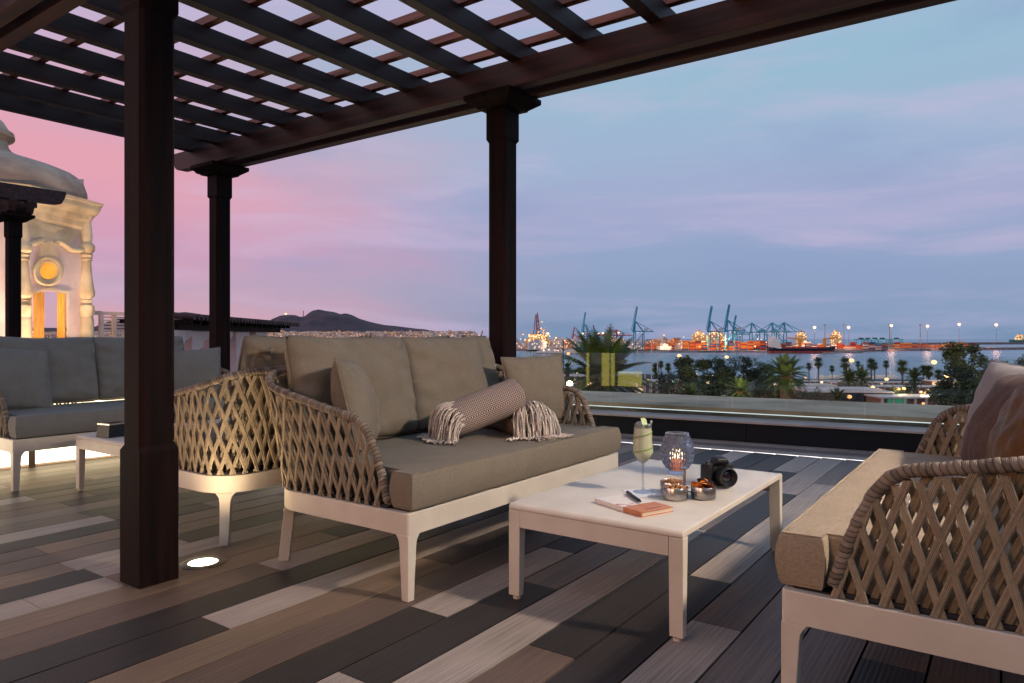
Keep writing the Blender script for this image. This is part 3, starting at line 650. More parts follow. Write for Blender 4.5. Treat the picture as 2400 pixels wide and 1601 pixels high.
# ================================================================ tables
def make_table(label, group):
    t = empty('coffee_table', label=label, cat='coffee table', group=group)
    Lx, Ly, zt = 1.10, .63, .328
    mb = MB(); r = .016; pr = [(0, zt-.020)]+[(r-r*cos(a), zt-r+r*sin(a)) for a in [pi/2*i/5 for i in range(6)]]; pr += [(Lx-x, z) for x, z in pr[::-1]]
    mb.loft([[Vector((x, y, z)) for x, z in pr] for y in (0, Ly)]); mb.build('table_top', M['white'], t, bevel=.003)
    for x0 in (0.0, Lx-.026):
        mb = MB(); mb.box(x0, x0+.026, .0465, Ly-.0465, zt-.078, zt-.0205); mb.build('apron', M['white'], t)
    for sx, sy in ((0, 0), (1, 0), (1, 1), (0, 1)):
        rings = []
        for z, w_, d_ in ((.012, .044, .028), (zt-.090, .046, .037), (zt-.0205, .046, .040)):
            x0, x1 = (0, d_) if not sx else (Lx-d_, Lx); y0, y1 = (0, w_) if not sy else (Ly-w_, Ly)
            rings.append([Vector(q+(z,)) for q in ((x0, y0), (x1, y0), (x1, y1), (x0, y1))])
        mb = MB(); mb.loft(rings); lg = mb.build('leg', M['white'], t, bevel=.003)
        mb = MB(); cx, cy = (.016 if not sx else Lx-.016), (.024 if not sy else Ly-.024)
        mb.lathe([(.004, .012), (.006, .008), (.013, .006), (.013, .0)], 14, (cx, cy, 0)); mb.build('foot', M['white'], lg, smooth=40)
    return t
tb = make_table('low cream metal table holding the cocktail, lantern, snacks and camera', 'low cream metal coffee tables'); tb.location = (1.975, .785, 0)
index_kids()
tb2 = copy_tree(tb); tb2.location = (1.885, 3.84, 0); tb2['label'] = 'low cream metal table behind the big dark post with a black box on it'
bx = empty('ashtray', (1.99, 4.23, .3285), .2, 'small black tapered box with a pale rim on the table behind the post', 'ashtray')
mb = MB(); mb.loft([[Vector((i*w_, j*w_*.75, z)) for i, j in ((-1, -1), (1, -1), (1, 1), (-1, 1))] for w_, z in ((.075, 0), (.066, .07), (.058, .07), (.058, .03))]); mb.build('body', M['blackp'], bx, bevel=.004)
mb = MB(); rr = [[Vector((i*w_, j*w_*.75, z)) for i, j in ((-1, -1), (1, -1), (1, 1), (-1, 1))] for w_, z in ((.068, .070), (.068, .078), (.057, .078), (.057, .070), (.068, .070))]; mb.loft(rr, cap=False); mb.build('rim', M['steel'], bx)
# ================================================================ throw pillows
SZ = .437
p = pillow('throw_pillow', .43, .385, .17, M['taupe'], None, (2.05, 2.20, SZ-.005), (-R(14), R(4), R(38)), seed=11, piping=.004, wr=.012, pinch=.10); tag(p, 'taupe throw pillow propped in the left corner of the near sofa', 'pillow', 'throw pillows on the sofas')
p = pillow('throw_pillow', .40, .375, .14, M['taupe'], None, (3.185, 2.06, SZ-.005), (-R(12), R(-2), R(-22)), seed=12, wr=.012, pinch=.10); tag(p, 'taupe throw pillow in the right corner of the near sofa beside the rolled blankets', 'pillow', 'throw pillows on the sofas')
p = pillow('throw_pillow', .44, .385, .15, M['lilac'], None, (3.06, .06, SZ-.005), (-R(16), R(2), R(180+28)), seed=13, wr=.012, pinch=.08); tag(p, 'large pale lilac-grey pillow on the right-hand sofa, tallest at the picture edge', 'pillow', 'throw pillows on the sofas')
p = pillow('throw_pillow', .42, .38, .15, M['mesh'], None, (2.88, .10, SZ-.005), (-R(24), R(-3), R(180+14)), seed=14, wr=.013, pinch=.08, piping=.003); tag(p, 'brown net-covered pillow in front of the pale one on the right-hand sofa', 'pillow', 'throw pillows on the sofas')
p = pillow('throw_pillow', .38, .38, .14, M['satin'], None, (2.54, .03, SZ-.005), (-R(18), R(6), R(180+6)), seed=15, wr=.02, pinch=.08, piping=.003); tag(p, 'bronze satin pillow cut by the right edge of the picture', 'pillow', 'throw pillows on the sofas')
p = pillow('throw_pillow', .44, .42, .15, M['taupeg'], None, (1.86, 5.22, SZ-.01), (-R(16), R(5), R(8)), seed=16, wr=.012, pinch=.10); tag(p, 'grey throw pillow at the left edge on the far sofa', 'pillow', 'throw pillows on the sofas')
p = pillow('throw_pillow', .44, .40, .15, M['taupeg'], None, (3.02, 5.16, SZ-.01), (-R(20), R(-4), R(-30)), seed=17, wr=.012, pinch=.10); tag(p, 'grey throw pillow on the far sofa seen just right of the big post', 'pillow', 'throw pillows on the sofas')
# ================================================================ rolled blankets
def blanket(a, b_, r, label, seed):
    a, b_ = Vector(a), Vector(b_); L_ = (b_-a).length; d = (b_-a)/L_; up = Vector((0, 0, 1)); x = d.cross(up).normalized(); y = x.cross(d)
    rn = random.Random(seed); t = empty('rolled_blanket', a, 0, label, 'blanket', 'rolled knitted blankets')
    mb = MB(); n = 48; m_ = 40; vs = []; uv = []
    bm = bmesh.new(); ul = bm.loops.layers.uv.new('uv'); grid = []
    prof = [(-.002, .25), (-.001, .6), (0, .86)]+[(i/m_, 1.0) for i in range(1, m_)]+[(1.0, .93), (1.006, .75), (1.008, .4), (1.006, .1)]
    for k, (s, q) in enumerate(prof):
        ring = []
        for j in range(n):
            an = 2*pi*j/n
            rr = r*q*(1+.03*sin(2*an+seed)+.05*mnoise.noise(Vector((cos(an)*1.3, sin(an)*1.3, s*3+seed))))
            if 0 < s < 1: rr *= 1+.04*sin(s*pi)
            c_ = x*cos(an)*rr*1.06+y*sin(an)*rr*.97+d*(s*L_)
            ring.append(bm.verts.new(c_))
        grid.append(ring)
    for k in range(len(grid)-1):
        for j in range(n):
            j2 = (j+1) % n; f = bm.faces.new((grid[k][j], grid[k][j2], grid[k+1][j2], grid[k+1][j])); f.smooth = True
            sc_u = 2*pi*r/.0056; sc_v = L_/.0062
            s0, s1 = prof[k][0], prof[k+1][0]
            if abs(s1-s0) < .01: s1 = s0+.03
            for lp, (uu, vv) in zip(f.loops, ((j/n, s0), ((j+1)/n, s0), ((j+1)/n, s1), (j/n, s1))): lp[ul].uv = (round(sc_u)*uu, sc_v*vv)
    bm.faces.new(grid[0][::-1]); bm.faces.new(grid[-1])
    me = bpy.data.meshes.new('knit'); bm.to_mesh(me); bm.free(); me.materials.append(M['knit'])
    o = bpy.data.objects.new('roll', me); COL.objects.link(o); o.parent = t
    # fringe: yarn tassels from the end edge and from the open layers, falling on to the seat
    fb = MB()
    zs = SZ+.004-a.z
    for k in range(150):
        inner = k >= 76
        an = pi*rn.uniform(-.12, 1.12) if not inner else 2*pi*rn.random()
        rr = r*(1.02 if not inner else rn.choice((.28, .5, .74)))
        p0 = x*cos(an)*rr*1.06+y*sin(an)*rr*.97+d*(rn.uniform(.0, .05) if not inner else -.002)
        pts = [p0]; vel = -d*.011+x*cos(an)*.0048*(1 if not inner else .3)+y*(sin(an)*.002+.001)+Vector((rn.uniform(-.003, .003), rn.uniform(-.003, .003), 0))
        q = p0.copy()
        ln = rn.uniform(.11, .19); used = 0
        while used < ln:
            q = q+vel; used += vel.length; vel = vel+Vector((rn.uniform(-.0012, .0012), rn.uniform(-.0012, .0012), -.0042))
            if vel.length > .012: vel = vel.normalized()*.012
            if q.z < zs: q.z = zs+rn.uniform(0, .004); vel.z = 0; vel = (vel+(-d*.7+x*1.1*cos(an))*.0035); vel = vel.normalized()*.01
            pts.append(q.copy())
        if len(pts) > 2: fb.tube(pts, lambda i, L_=len(pts): .0031+.0007*sin(i*1.9) if i < L_-2 else .0040, 5)
    fb.build('fringe', M['yarn'], t, smooth=80)
    return t
blanket((2.74, 1.82, .514), (2.93, 2.22, .512), .082, 'shorter rolled blanket lying underneath with its cream fringe to the right', 5)
blanket((2.44, 2.08, .515), (2.735, 1.905, .632), .083, 'knitted taupe rolled blanket laid on top, slanting up to the right', 9)
# ================================================================ things on the near table
TZ = .3285
n_ = tag(MB().box(-.062, .062, -.062, .062, 0, .0012).build('napkin', M['nap'], loc=(2.388, 1.098, TZ), rot=(0, 0, .85)), 'square white paper napkin under the stemmed glass', 'napkin')
g = empty('cocktail_glass', (2.391, 1.105, TZ+.0015), 0, 'tall stemmed glass of pale cocktail with a green cucumber spiral', 'glass')
mb = MB(); mb.lathe([(.037, 0), (.037, .0015), (.02, .004), (.006, .009), (.0042, .02), (.0038, .09), (.0045, .104)], 40, cap=True); mb.build('stem', M['wineg'], g, smooth=50)
bowl = [(.0045, .104), (.013, .111), (.027, .127), (.0385, .146), (.0385, .150), (.036, .19), (.033, .225), (.0305, .25)]
mb = MB(); mb.lathe(bowl, 48, cap=False); mb.build('bowl', M['wineg'], g, smooth=50)
mb = MB(); mb.lathe([(.001, .107)]+[(q-.0016, z+.0012) for q, z in bowl[1:-1]]+[(.031, .236), (.001, .237)], 48); mb.build('drink', M['drink'], g, smooth=50)
mb = MB(); rn = random.Random(2)
for k, (ix, iy, iz, r_) in enumerate(((-.012, .004, .243, .017), (.008, -.010, .240, .014), (.004, .014, .245, .015), (-.004, -.014, .240, .012))):
    A = Matrix.Translation((ix, iy, iz)) @ Matrix.Rotation(k*1.3, 4, 'Z') @ Matrix.Rotation(k*.9+.4, 4, 'X'); mb.box(-r_, r_, -r_*.7, r_*.7, -r_*.8, r_*.8, M=A)
mb.build('ice', M['ice'], g, bevel=.004)
mb = MB()
def spiral(wd, off, zsh, a_, b_, n=60):
    rings = []
    for i in range(n+1):
        t = i/n; an = a_+(b_-a_)*t; z = .145+.105*t+zsh
        rad = .0385-.0075*(z-.146)/.1 if z > .146 else .0385*(z-.10)/.046
        rad = min(rad, .0385)+off
        for_ = []
        for dz_ in (-wd/2, wd/2):
            z2 = z+dz_; r2 = (.0385-.0075*(z2-.146)/.1 if z2 > .146 else .0385-(.146-z2)*.6)+off
            for o_ in (0, .0009): for_.append(Vector(((r2+o_)*cos(an), (r2+o_)*sin(an), z2)))
        rings.append([for_[0], for_[1], for_[3], for_[2]])
    return rings
mb.loft(spiral(.0034, .0003, 0, 2.2, 2.2+4*pi*.98)); o = mb.build('cucumber_peel', M['cuke'], g, smooth=40)
mb = MB(); mb.loft([[Vector((x+.001, y, z)) for x, y, z in (( -.018, -.012, .225), (.004, -.020, .228), (.006, -.018, .228), (-.016, -.010, .225))], [Vector((x, y, z)) for x, y, z in ((-.024, -.006, .262), (.000, -.014, .268), (.002, -.012, .268), (-.022, -.004, .262))], [Vector((x, y, z)) for x, y, z in ((-.014, .002, .272), (-.002, -.006, .274), (0, -.004, .274), (-.012, .004, .272))]]); mb.build('garnish', M['cukef'], g, smooth=60)
mb = MB(); mb.tube([(.022, -.016, .225), (.026, -.020, .25), (.0255, -.0215, .262)], lambda i: .005-.0005*i, 10); mb.build('straw', M['ice'], g, smooth=60)
# pressed-glass lantern
g = empty('candle_lantern', (2.806, 1.142, TZ), 0, 'diamond-patterned blue-grey glass lantern with a lit candle', 'lantern')
prof = [(.036, 0), (.036, .010), (.034, .016), (.043, .024), (.057, .044), (.066, .066), (.0685, .082), (.066, .104), (.059, .130), (.052, .152), (.0485, .164), (.0485, .170)]
def pr(z):
    for (a, za), (b_, zb) in zip(prof, prof[1:]):
        if z <= zb: return a+(b_-a)*(z-za)/max(1e-9, zb-za)
    return prof[-1][0]
mb = MB(); nu, nv = 190, 112; rings = []
for j in range(nv+1):
    z = .170*j/nv; r0 = pr(z); ring = []
    for i in range(nu):
        an = 2*pi*i/nu; u = an/(2*pi)*19; v = z/.021
        am = .0062 if .022 < z < .158 else 0
        fa = abs(((u+v*.5) % 1)-.5)*2; fb_ = abs(((u-v*.5) % 1)-.5)*2
        dmd = (1-max(fa, fb_))+.5*min(fa, fb_)
        ring.append(Vector(((r0+am*(dmd-.3))*cos(an), (r0+am*(dmd-.3))*sin(an), z)))
    rings.append(ring)
for z in [.170-.155*k/12 for k in range(13)]:
    rings.append([Vector(((pr(z)-.006)*cos(2*pi*i/nu), (pr(z)-.006)*sin(2*pi*i/nu), z)) for i in range(nu)])
mb.loft(rings); mb.build('glass_shade', M['bglass'], g, smooth=28)
mb = MB(); mb.lathe([(.022, .0165), (.024, .018), (.024, .056), (.021, .060), (.010, .058), (.001, .057)], 28); mb.build('candle', M['wax'], g, smooth=50)
mb = MB(); mb.lathe([(.001, .060), (.005, .066), (.0062, .074), (.004, .086), (.0008, .098)], 16); mb.build('flame', M['flame'], g, smooth=80)
lamp('candle_light', 'POINT', (0, 0, .082), .5, (1, .62, .32), .006, parent=g)
# snack bowls
hc = Vector((2.421, .958, TZ)); st = empty('snack_stand', hc, 0, 'three small steel snack bowls joined round an upright steel handle', 'bowl')
mb = MB(); mb.tube([(0, 0, .012), (0, 0, .05), (0, 0, .095)], lambda i: (.0055, .0045, .0060)[i], 14); mb.lathe([(.0060, .094), (.0125, .100), (.0125, .103), (.001, .104)], 18); mb.build('handle', M['steel'], st, smooth=40)
cs = [(2.360, .966), (2.428, .890), (2.442, 1.012)]
BOWLS = []
for k, (x, y) in enumerate(cs):
    cx, cy = x-hc.x, y-hc.y
    mb = MB(); mb.lathe([(.038, .0), (.0420, .0025), (.0433, .006), (.0435, .043), (.0428, .044), (.0420, .043), (.0415, .010), (.038, .006), (.001, .006)], 44, (cx, cy, 0)); mb.build('dish', M['steel'], st, smooth=40)
    mb = MB(); mb.bar((0, 0, .018), (cx*.5, cy*.5, .018), .006, .004); mb.build('arm', M['steel'], st)
    BOWLS.append((x, y))
rn = random.Random(8)
nuts = MB()
for x, y in (BOWLS[0], BOWLS[2]):
    pass
for q, (x, y) in enumerate((BOWLS[0], BOWLS[2])):
    nb = MB()
    for k in range(110):
        a = rn.uniform(0, 2*pi); r_ = .037*sqrt(rn.random()); hgt = .036+.012*(1-(r_/.037)**2)+rn.uniform(-.004, .003)
        nb.ball((r_*cos(a), r_*sin(a), hgt), rn.uniform(.0042, .0062), 7, 4, (rn.uniform(.8, 1.5), rn.uniform(.7, 1.1), .8))
    for k in range(1): nb.lathe([(.039, .012), (.039, .034), (.02, .040), (.001, .042)], 20)
    tag(nb.build('roasted_nuts', M['nut'], smooth=70, loc=(x, y, TZ)), ('roasted nuts heaped in the front left snack bowl', 'mixed nuts in the snack bowl behind the steel handle')[q], 'nuts', kind=None)
cr = empty('vegetable_crisps', (BOWLS[1][0], BOWLS[1][1], TZ), 0, 'orange and dark vegetable crisps standing in the right snack bowl', 'crisps')
def crisp(mb, c, r_, A, ph):
    n1_, n2_ = 5, 16; rings = []
    for sgn in (0, 1):
        for i in (range(n1_+1) if sgn == 0 else range(n1_, -1, -1)):
            q = r_*max(.04, i/n1_); ring = []
            for j in range(n2_):
                a = 2*pi*j/n2_; z = .35*q*q/r_*sin(2*a+ph)+.12*q*sin(3*a+ph*2)+(.0009 if sgn else 0)
                ring.append(Vector(c)+A @ Vector((q*cos(a), q*sin(a)*.8, z)))
            rings.append(ring)
    mb.loft(rings)
mo, mdk = MB(), MB()
for k in range(15):
    a = rn.uniform(0, 2*pi); r_ = .026*sqrt(rn.random())
    A = (Matrix.Rotation(rn.uniform(0, 6), 3, 'Z') @ Matrix.Rotation(rn.uniform(.3, 1.2), 3, 'X'))
    crisp(mo if k % 4 else mdk, (r_*cos(a), r_*sin(a), .036+rn.uniform(0, .012)), rn.uniform(.016, .023), A, rn.uniform(0, 6))
crisp(mo, (.0, -.012, .052), .029, Matrix.Rotation(.5, 3, 'Z') @ Matrix.Rotation(.5, 3, 'X'), 1.0)
crisp(mdk, (.012, .012, .056), .018, Matrix.Rotation(1.5, 3, 'Z') @ Matrix.Rotation(1.3, 3, 'X'), 2.0)
mo.lathe([(.039, .012), (.039, .030), (.001, .034)], 20)
mo.build('orange_crisps', M['crisp'], cr, smooth=60); mdk.build('dark_crisps', M['crispd'], cr, smooth=60)
# camera on the table; lens towards -local y
c = empty('photo_camera', (2.672, .925, TZ), 0, 'black reflex photo camera with its zoom lens facing the viewer', 'camera')
ang = atan2(-CC*0-1, 0)
c.rotation_euler = (0, 0, R(-42))
mb = MB(); body = [(-.062, -.020), (-.058, -.034), (-.046, -.040), (-.036, -.032), (-.028, -.022), (.048, -.022), (.058, -.018), (.062, -.006), (.062, .018), (.054, .026), (-.054, .026), (-.062, .016)]
mb.loft([[Vector((x*s_, y*s_, z)) for x, y in body] for s_, z in ((.95, 0), (1, .006), (1, .070), (.97, .082), (.90, .087))]); mb.build('body', M['blackp'], c, bevel=.003)
mb = MB(); hp = lambda w_, y0, y1, z: [Vector((-w_+.006, y0, z)), Vector((w_+.006, y0, z)), Vector((w_+.006, y1, z)), Vector((-w_+.006, y1, z))]
mb.loft([hp(.030, -.026, .02, .080), hp(.027, -.034, .02, .094), hp(.020, -.032, .018, .107), hp(.014, -.018, .012, .112)]); mb.build('prism_housing', M['blackp'], c, bevel=.005, seg=3)
mb = MB(); mb.box(-.004, .018, -.002, .012, .110, .1135); mb.build('hot_shoe', M['steelring'], c)
mb = MB(); mb.lathe([(.009, .086), (.009, .094), (.008, .096), (.001, .096)], 20, (-.046, -.010, 0)); mb.build('dial', M['blackp'], c, smooth=40)
mb = MB(); mb.lathe([(.006, .086), (.006, .091), (.001, .092)], 16, (-.050, -.030, 0)); mb.build('shutter_button', M['steelring'], c, smooth=40)
def lensring(prof_, name, m, ridge=False, smooth=40, cap=True):
    mb = MB(); rings = []
    for y, r_ in prof_:
        rings.append([Vector((.006+r_*(1+(.02 if ridge and k % 2 else 0))*cos(2*pi*k/72), -y, .044+r_*(1+(.02 if ridge and k % 2 else 0))*sin(2*pi*k/72))) for k in range(72)])
    mb.loft(rings, cap=cap); return mb.build(name, m, c, smooth=smooth)
lensring([(.018, .031), (.030, .033), (.034, .034)], 'lens_mount', M['blackp'])
lb = lensring([(.034, .0325), (.036, .034), (.058, .034), (.060, .032)], 'zoom_ring', M['blackp'], True, 20)
lensring([(.060, .031), (.062, .035), (.078, .0355), (.080, .0345), (.080, .030), (.070, .026), (.064, .020), (.064, .001)], 'lens_barrel', M['blackp'], cap=False)
lensring([(.0795, .0353), (.0805, .0346), (.0805, .0330), (.0795, .0330)], 'front_rim', M['steelring'], cap=False)
lensring([(.066, .019), (.0685, .014), (.070, .001)], 'front_glass', M['lensg'], smooth=80)
# notebook and pen
nb = empty('notebook', (2.18, 1.035, TZ), 0, 'small notebook with floral cover and a tan leather lower band', 'notebook')
A = Vector((2.146, 1.172)); B = Vector((2.057, .955)); Cn = Vector((2.192, .903))
ex = (A-B); wN = .138; lN = ex.length; ux = ex.normalized(); uy = Vector((ux.y, -ux.x)); 
if uy.dot(Cn-B) < 0: uy = -uy
nb.location = (B.x, B.y, TZ); nb.rotation_euler = (0, 0, atan2(ux.y, ux.x))
sgn = 1 if (Vector((-ux.y, ux.x)).dot(uy) > 0) else -1
Y = lambda v: sgn*v
def nbx(mb, x0, x1, y0, y1, z0, z1): y0, y1 = sorted((Y(y0), Y(y1))); mb.box(x0, x1, y0, y1, z0, z1)
mb = MB(); nbx(mb, .003, lN-.003, .004, wN-.003, .0022, .0128); mb.build('pages', M['paper'], nb)
mb = MB(); nbx(mb, .085, lN, 0, wN, 0, .002); nbx(mb, .085, lN, 0, wN, .013, .015); nbx(mb, .085, lN, 0, .0025, .002, .013); mb.build('cover', M['cover'], nb, bevel=.0008)
mb = MB(); nbx(mb, -.0005, .088, -.0006, wN+.0006, -.0002, .0022); nbx(mb, -.0005, .088, -.0006, wN+.0006, .0129, .0156); nbx(mb, -.0005, .088, -.0006, .0026, .0022, .0129); mb.build('leather_band', M['leather'], nb, bevel=.0008)
mb = MB(); nbx(mb, .022, .026, .035, .105, .0155, .0158); mb.build('stamped_line', M['pen'], nb)
a, b_ = Vector((2.272, 1.112, TZ+.0215)), Vector((2.160, 1.004, TZ+.0225)); d = b_-a
mb = MB(); mb.tube([a, a.lerp(b_, .03), a.lerp(b_, .5), a.lerp(b_, .86), b_.lerp(a, .03), b_], lambda i: (.0035, .0052, .0056, .0054, .0022, .0006)[i], 14)
pn = tag(mb.build('pen', M['pen'], smooth=50), 'dark grey ballpoint pen lying across the notebook', 'pen')
mb = MB(); mb.bar(a.lerp(b_, .04)+Vector((0, 0, .0075)), a.lerp(b_, .38)+Vector((0, 0, .0078)), .0026, .0016); mb.build('clip', M['steelring'], pn)
# ================================================================ unseen lamps just outside the picture that light the seats
def unseen_lamp(loc, label, e, col, aim, spot=150, size=.12):
    f = empty('unseen_lamp', loc, 0, label, 'lamp')
    mb = MB(); mb.lathe([(.07, .02), (.10, 0), (.10, .05), (.04, .12), (.01, .14)], 20); mb.build('hood', M['blackp'], f, smooth=40)
    mb = MB(); mb.lathe([(.06, -.05), (.065, .0), (.05, .018)], 20); mb.build('lens', M['lamp'], f, smooth=60)
    lamp('lamp_light', 'SPOT', (0, 0, -.12), e, col, size, aim=None, spot=spot, blend=.9, parent=f).rotation_euler = (Vector(aim)-Vector(loc)).to_track_quat('-Z', 'Y').to_euler()
    return f
unseen_lamp((2.55, -1.5, 2.40), 'hooded lamp under the pergola behind the right sofa', 430, (1, .86, .73), (2.65, 1.0, .3), 84)
unseen_lamp((-1.6, 1.4, 1.7), 'unseen hooded lamp behind the camera standing in for a lit hotel doorway', 112, (1, .55, .27), (2.2, 1.9, .3), 110, .3)  # added in place of a lit doorway; hangs clear of the wall
# ================================================================ the world beyond the terrace
SEA = -28.0
M['water'] = mat('harbour_water', C(38, 62, 74), .10, spec=.5)
def waterfn(t, n, l, b):
    tcn = mn(t, 'ShaderNodeTexCoord'); m_ = mn(t, 'ShaderNodeMapping'); m_.inputs['Scale'].default_value = (1, 1, 1); l.new(tcn.outputs['Object'], m_.inputs[0])
    no = mn(t, 'ShaderNodeTexNoise', i_Scale=.22, i_Detail=8, i_Roughness=.6); l.new(m_.outputs[0], no.inputs[0])
    bp = mn(t, 'ShaderNodeBump', i_Strength=.5, i_Distance=.55); l.new(no.outputs['Fac'], bp.inputs['Height']); l.new(bp.outputs[0], b.inputs['Normal'])
    n2_ = mn(t, 'ShaderNodeTexNoise', i_Scale=.006, i_Detail=5); l.new(m_.outputs[0], n2_.inputs[0])
    l.new(ramp(n2_.outputs['Fac'], [(.35, C(84, 128, 142)), (.65, C(112, 156, 168))], n, l, 'LINEAR'), b.inputs['Base Color'])
M['water'] = mat('harbour_water', C(60, 92, 106), .24, spec=.5, fn=waterfn)
M['earth'] = mat('park_ground', C(60, 58, 46), .95, fn=noise_col(C(44, 46, 34), C(84, 80, 68), .04, 6))
M['cityground'] = mat('city_ground', C(90, 76, 78), .95, fn=noise_col(C(58, 50, 54), C(112, 96, 94), .01, 6))
def sheet(name, pts, z, m):
    mb = MB(); mb.add([Vector((p[0], p[1], z)) for p in pts], [tuple(range(len(pts)))]); return tag(mb.build(name, m), kind='structure')
def A2(u, d): p = at(u, d); return (p.x, p.y)
# sea out to the horizon (a disc sector about the town), park land below the terrace, town land to the left
sheet('sea', [(10800*cos(a), 10800*sin(a)) for a in [2*pi*k/96 for k in range(96)]], SEA, M['water'])
sheet('park_ground', [(-400, -420), A2(6000, 300), A2(3300, 415), A2(2420, 452), A2(2250, 460), A2(2100, 470), A2(1900, 475), A2(1750, 500), A2(1600, 520), A2(1400, 560), A2(1240, 600), A2(900, 640), A2(400, 700), A2(-1200, 900), (-800, 700)], SEA+.6, M['earth'])
# town: rising ground on the left, from the bay to the foot of the hill
def town_z(d): return SEA+1.5+max(0, d-2200)*.019
mb = MB(); rows_ = []
for d in (1500, 1900, 2200, 3000, 4000, 5000, 5600):
    rows_.append([Vector(A2(u, d)+(town_z(d)+4*mnoise.noise(Vector((u*.01, d*.002, 0))),)) for u in range(-3000, 1091, 190)])
mb.loft(rows_, close=False, cap=False); tag(mb.build('town_ground', M['cityground']), kind='structure')
# volcanic hills
M['hill'] = mat('dark_volcanic_slope', C(70, 54, 60), .95, fn=noise_col(C(50, 40, 46), C(92, 68, 70), .004, 9, (1, 1, 1), .3, .02, dist=8))
def ridge(name, sil, dr, db, zb, seed):
    us = []; sil = sorted(sil)
    u = sil[0][0]
    while u <= sil[-1][0]: us.append(u); u += 6
    def sv(u):
        for (a, va), (b_, vb) in zip(sil, sil[1:]):
            if a <= u <= b_: return va+(vb-va)*(u-a)/max(1e-6, b_-a)
        return sil[-1][1]
    mb = MB(); R_ = []
    for q in [i/14 for i in range(15)]+[1.15, 1.4]:
        row = []
        for u in us:
            top = zat(sv(u), dr); d = db+(dr-db)*q
            pr_ = (sin(min(q, 1)*pi/2)**1.25) if q <= 1 else max(0, 1-(q-1)*2.6)
            z = zb+(top-zb)*pr_
            if 0 < q < 1: z += (top-zb)*.16*sin(q*pi)*mnoise.noise(Vector((u*.018+seed, q*3.2, 0)))+(top-zb)*.07*sin(q*pi)*mnoise.noise(Vector((u*.06, q*6+seed, 1)))
            row.append(at(u, d, z))
        R_.append(row)
    mb.loft(R_, close=False, cap=False); return tag(mb.build(name, M['hill'], smooth=80), kind='structure')
ridge('hill', [(560, 775), (600, 771), (623, 758), (639, 747.5), (656, 741), (670, 738.6), (690, 738), (705, 743), (714, 742), (725, 733), (736, 727.6), (748, 725.8), (765, 729.8), (783, 732), (798, 737.5), (809, 735.3), (822, 738), (845, 748.6), (867, 755), (900, 762), (936, 765.6), (991, 772.4), (1062, 782.6), (1080, 784)], 7200, 5300, 30, 2.0)
ridge('far_hill', [(-900, 760), (-400, 756), (-100, 764), (100, 769), (218, 768), (260, 752), (330, 745), (400, 735.5), (435, 732.6), (468, 736.4), (520, 748), (600, 768), (640, 776)], 8200, 5500, 32, 6.0)
mb = MB(); mb.bar(at(711, 7190, zat(744, 7190)), at(711, 7190, zat(728, 7190)), 5, 5); tag(mb.build('hilltop_mast', M['steelring']), 'thin mast standing in the saddle of the dark hill', 'mast')
def star(u, v, d, px, label, col='lamp', name='lamp', strength=None, group=None, post_to=None, postm='black'):
    """a lit lamp head at a picture direction, with its pole down to the ground"""
    z = zat(v, d); r = px*d/F/2
    e = empty(name, at(u, d, z), 0, label, 'lamp', group)
    mb = MB(); mb.ball((0, 0, 0), r, 10, 6, (1, 1, .8)); mb.build('lit_head', M[col], e, smooth=90)
    if post_to is not None:
        mb = MB(); w_ = max(.10, .75*d/F); mb.bar((0, 0, post_to-z), (0, 0, -r*.6), w_); mb.build('pole', M[postm], e)
    return e
for nm, c_, s_ in (('l_amber', (1, .40, .09, 1), 1.6), ('l_white', (1, .68, .32, 1), 1.3), ('l_pink', (1, .68, .44, 1), 1.6), ('l_mast', (1, .58, .38, 1), 1.45), ('l_glint', (1, .80, .46, 1), 14), ('l_green', (.45, 1, .55, 1), 2), ('l_soft', (1, .70, .34, 1), 2.4)):
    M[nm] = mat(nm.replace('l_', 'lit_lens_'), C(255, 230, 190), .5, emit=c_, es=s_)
M['grey'] = mat('galvanised_pole', C(120, 116, 124), .6)
star(670, 736, 7150, 6, 'bright warm light on top of the left hump of the hill', 'l_white')
for k, (u, v) in enumerate(((704, 745), (710, 746.5), (717, 745.5))): star(u, v, 7000, 3, 'pale lit installation in the saddle of the hill', 'l_white', 'hill_installation', group='lights in the hill saddle')
# ---- the town: individual blocks
WALLS = [C(196, 168, 160), C(214, 190, 178), C(176, 148, 142), C(150, 130, 134), C(206, 150, 118), C(226, 208, 196)]
def winfn(dens, st=1.6):
    def fn(t, n, l, b):
        tcn = mn(t, 'ShaderNodeTexCoord'); oi = mn(t, 'ShaderNodeObjectInfo')
        add = mn(t, 'ShaderNodeVectorMath', operation='ADD'); l.new(tcn.outputs['Object'], add.inputs[0]); l.new(oi.outputs['Random'], add.inputs[1])
        vo = mn(t, 'ShaderNodeTexVoronoi', i_Scale=.22); vo.feature = 'F1'; l.new(add.outputs[0], vo.inputs[0])
        sp = mn(t, 'ShaderNodeSeparateColor'); l.new(vo.outputs['Color'], sp.inputs[0])
        on = mth('GREATER_THAN', sp.outputs[0], dens, nodes=n, links=l); near = mth('LESS_THAN', vo.outputs['Distance'], .42, nodes=n, links=l)
        e = mth('MULTIPLY', mth('MULTIPLY', on, near, nodes=n, links=l), st, nodes=n, links=l); l.new(e, b.inputs['Emission Strength'])
        b.inputs['Emission Color'].default_value = (1, .62, .32, 1)
    return fn
bmats = [mat('rendered_wall_%s' % w_, c_, .85, fn=winfn(.55, .9)) for w_, c_ in zip(('rose', 'cream', 'clay', 'grey', 'ochre', 'white'), WALLS)]
bl = []
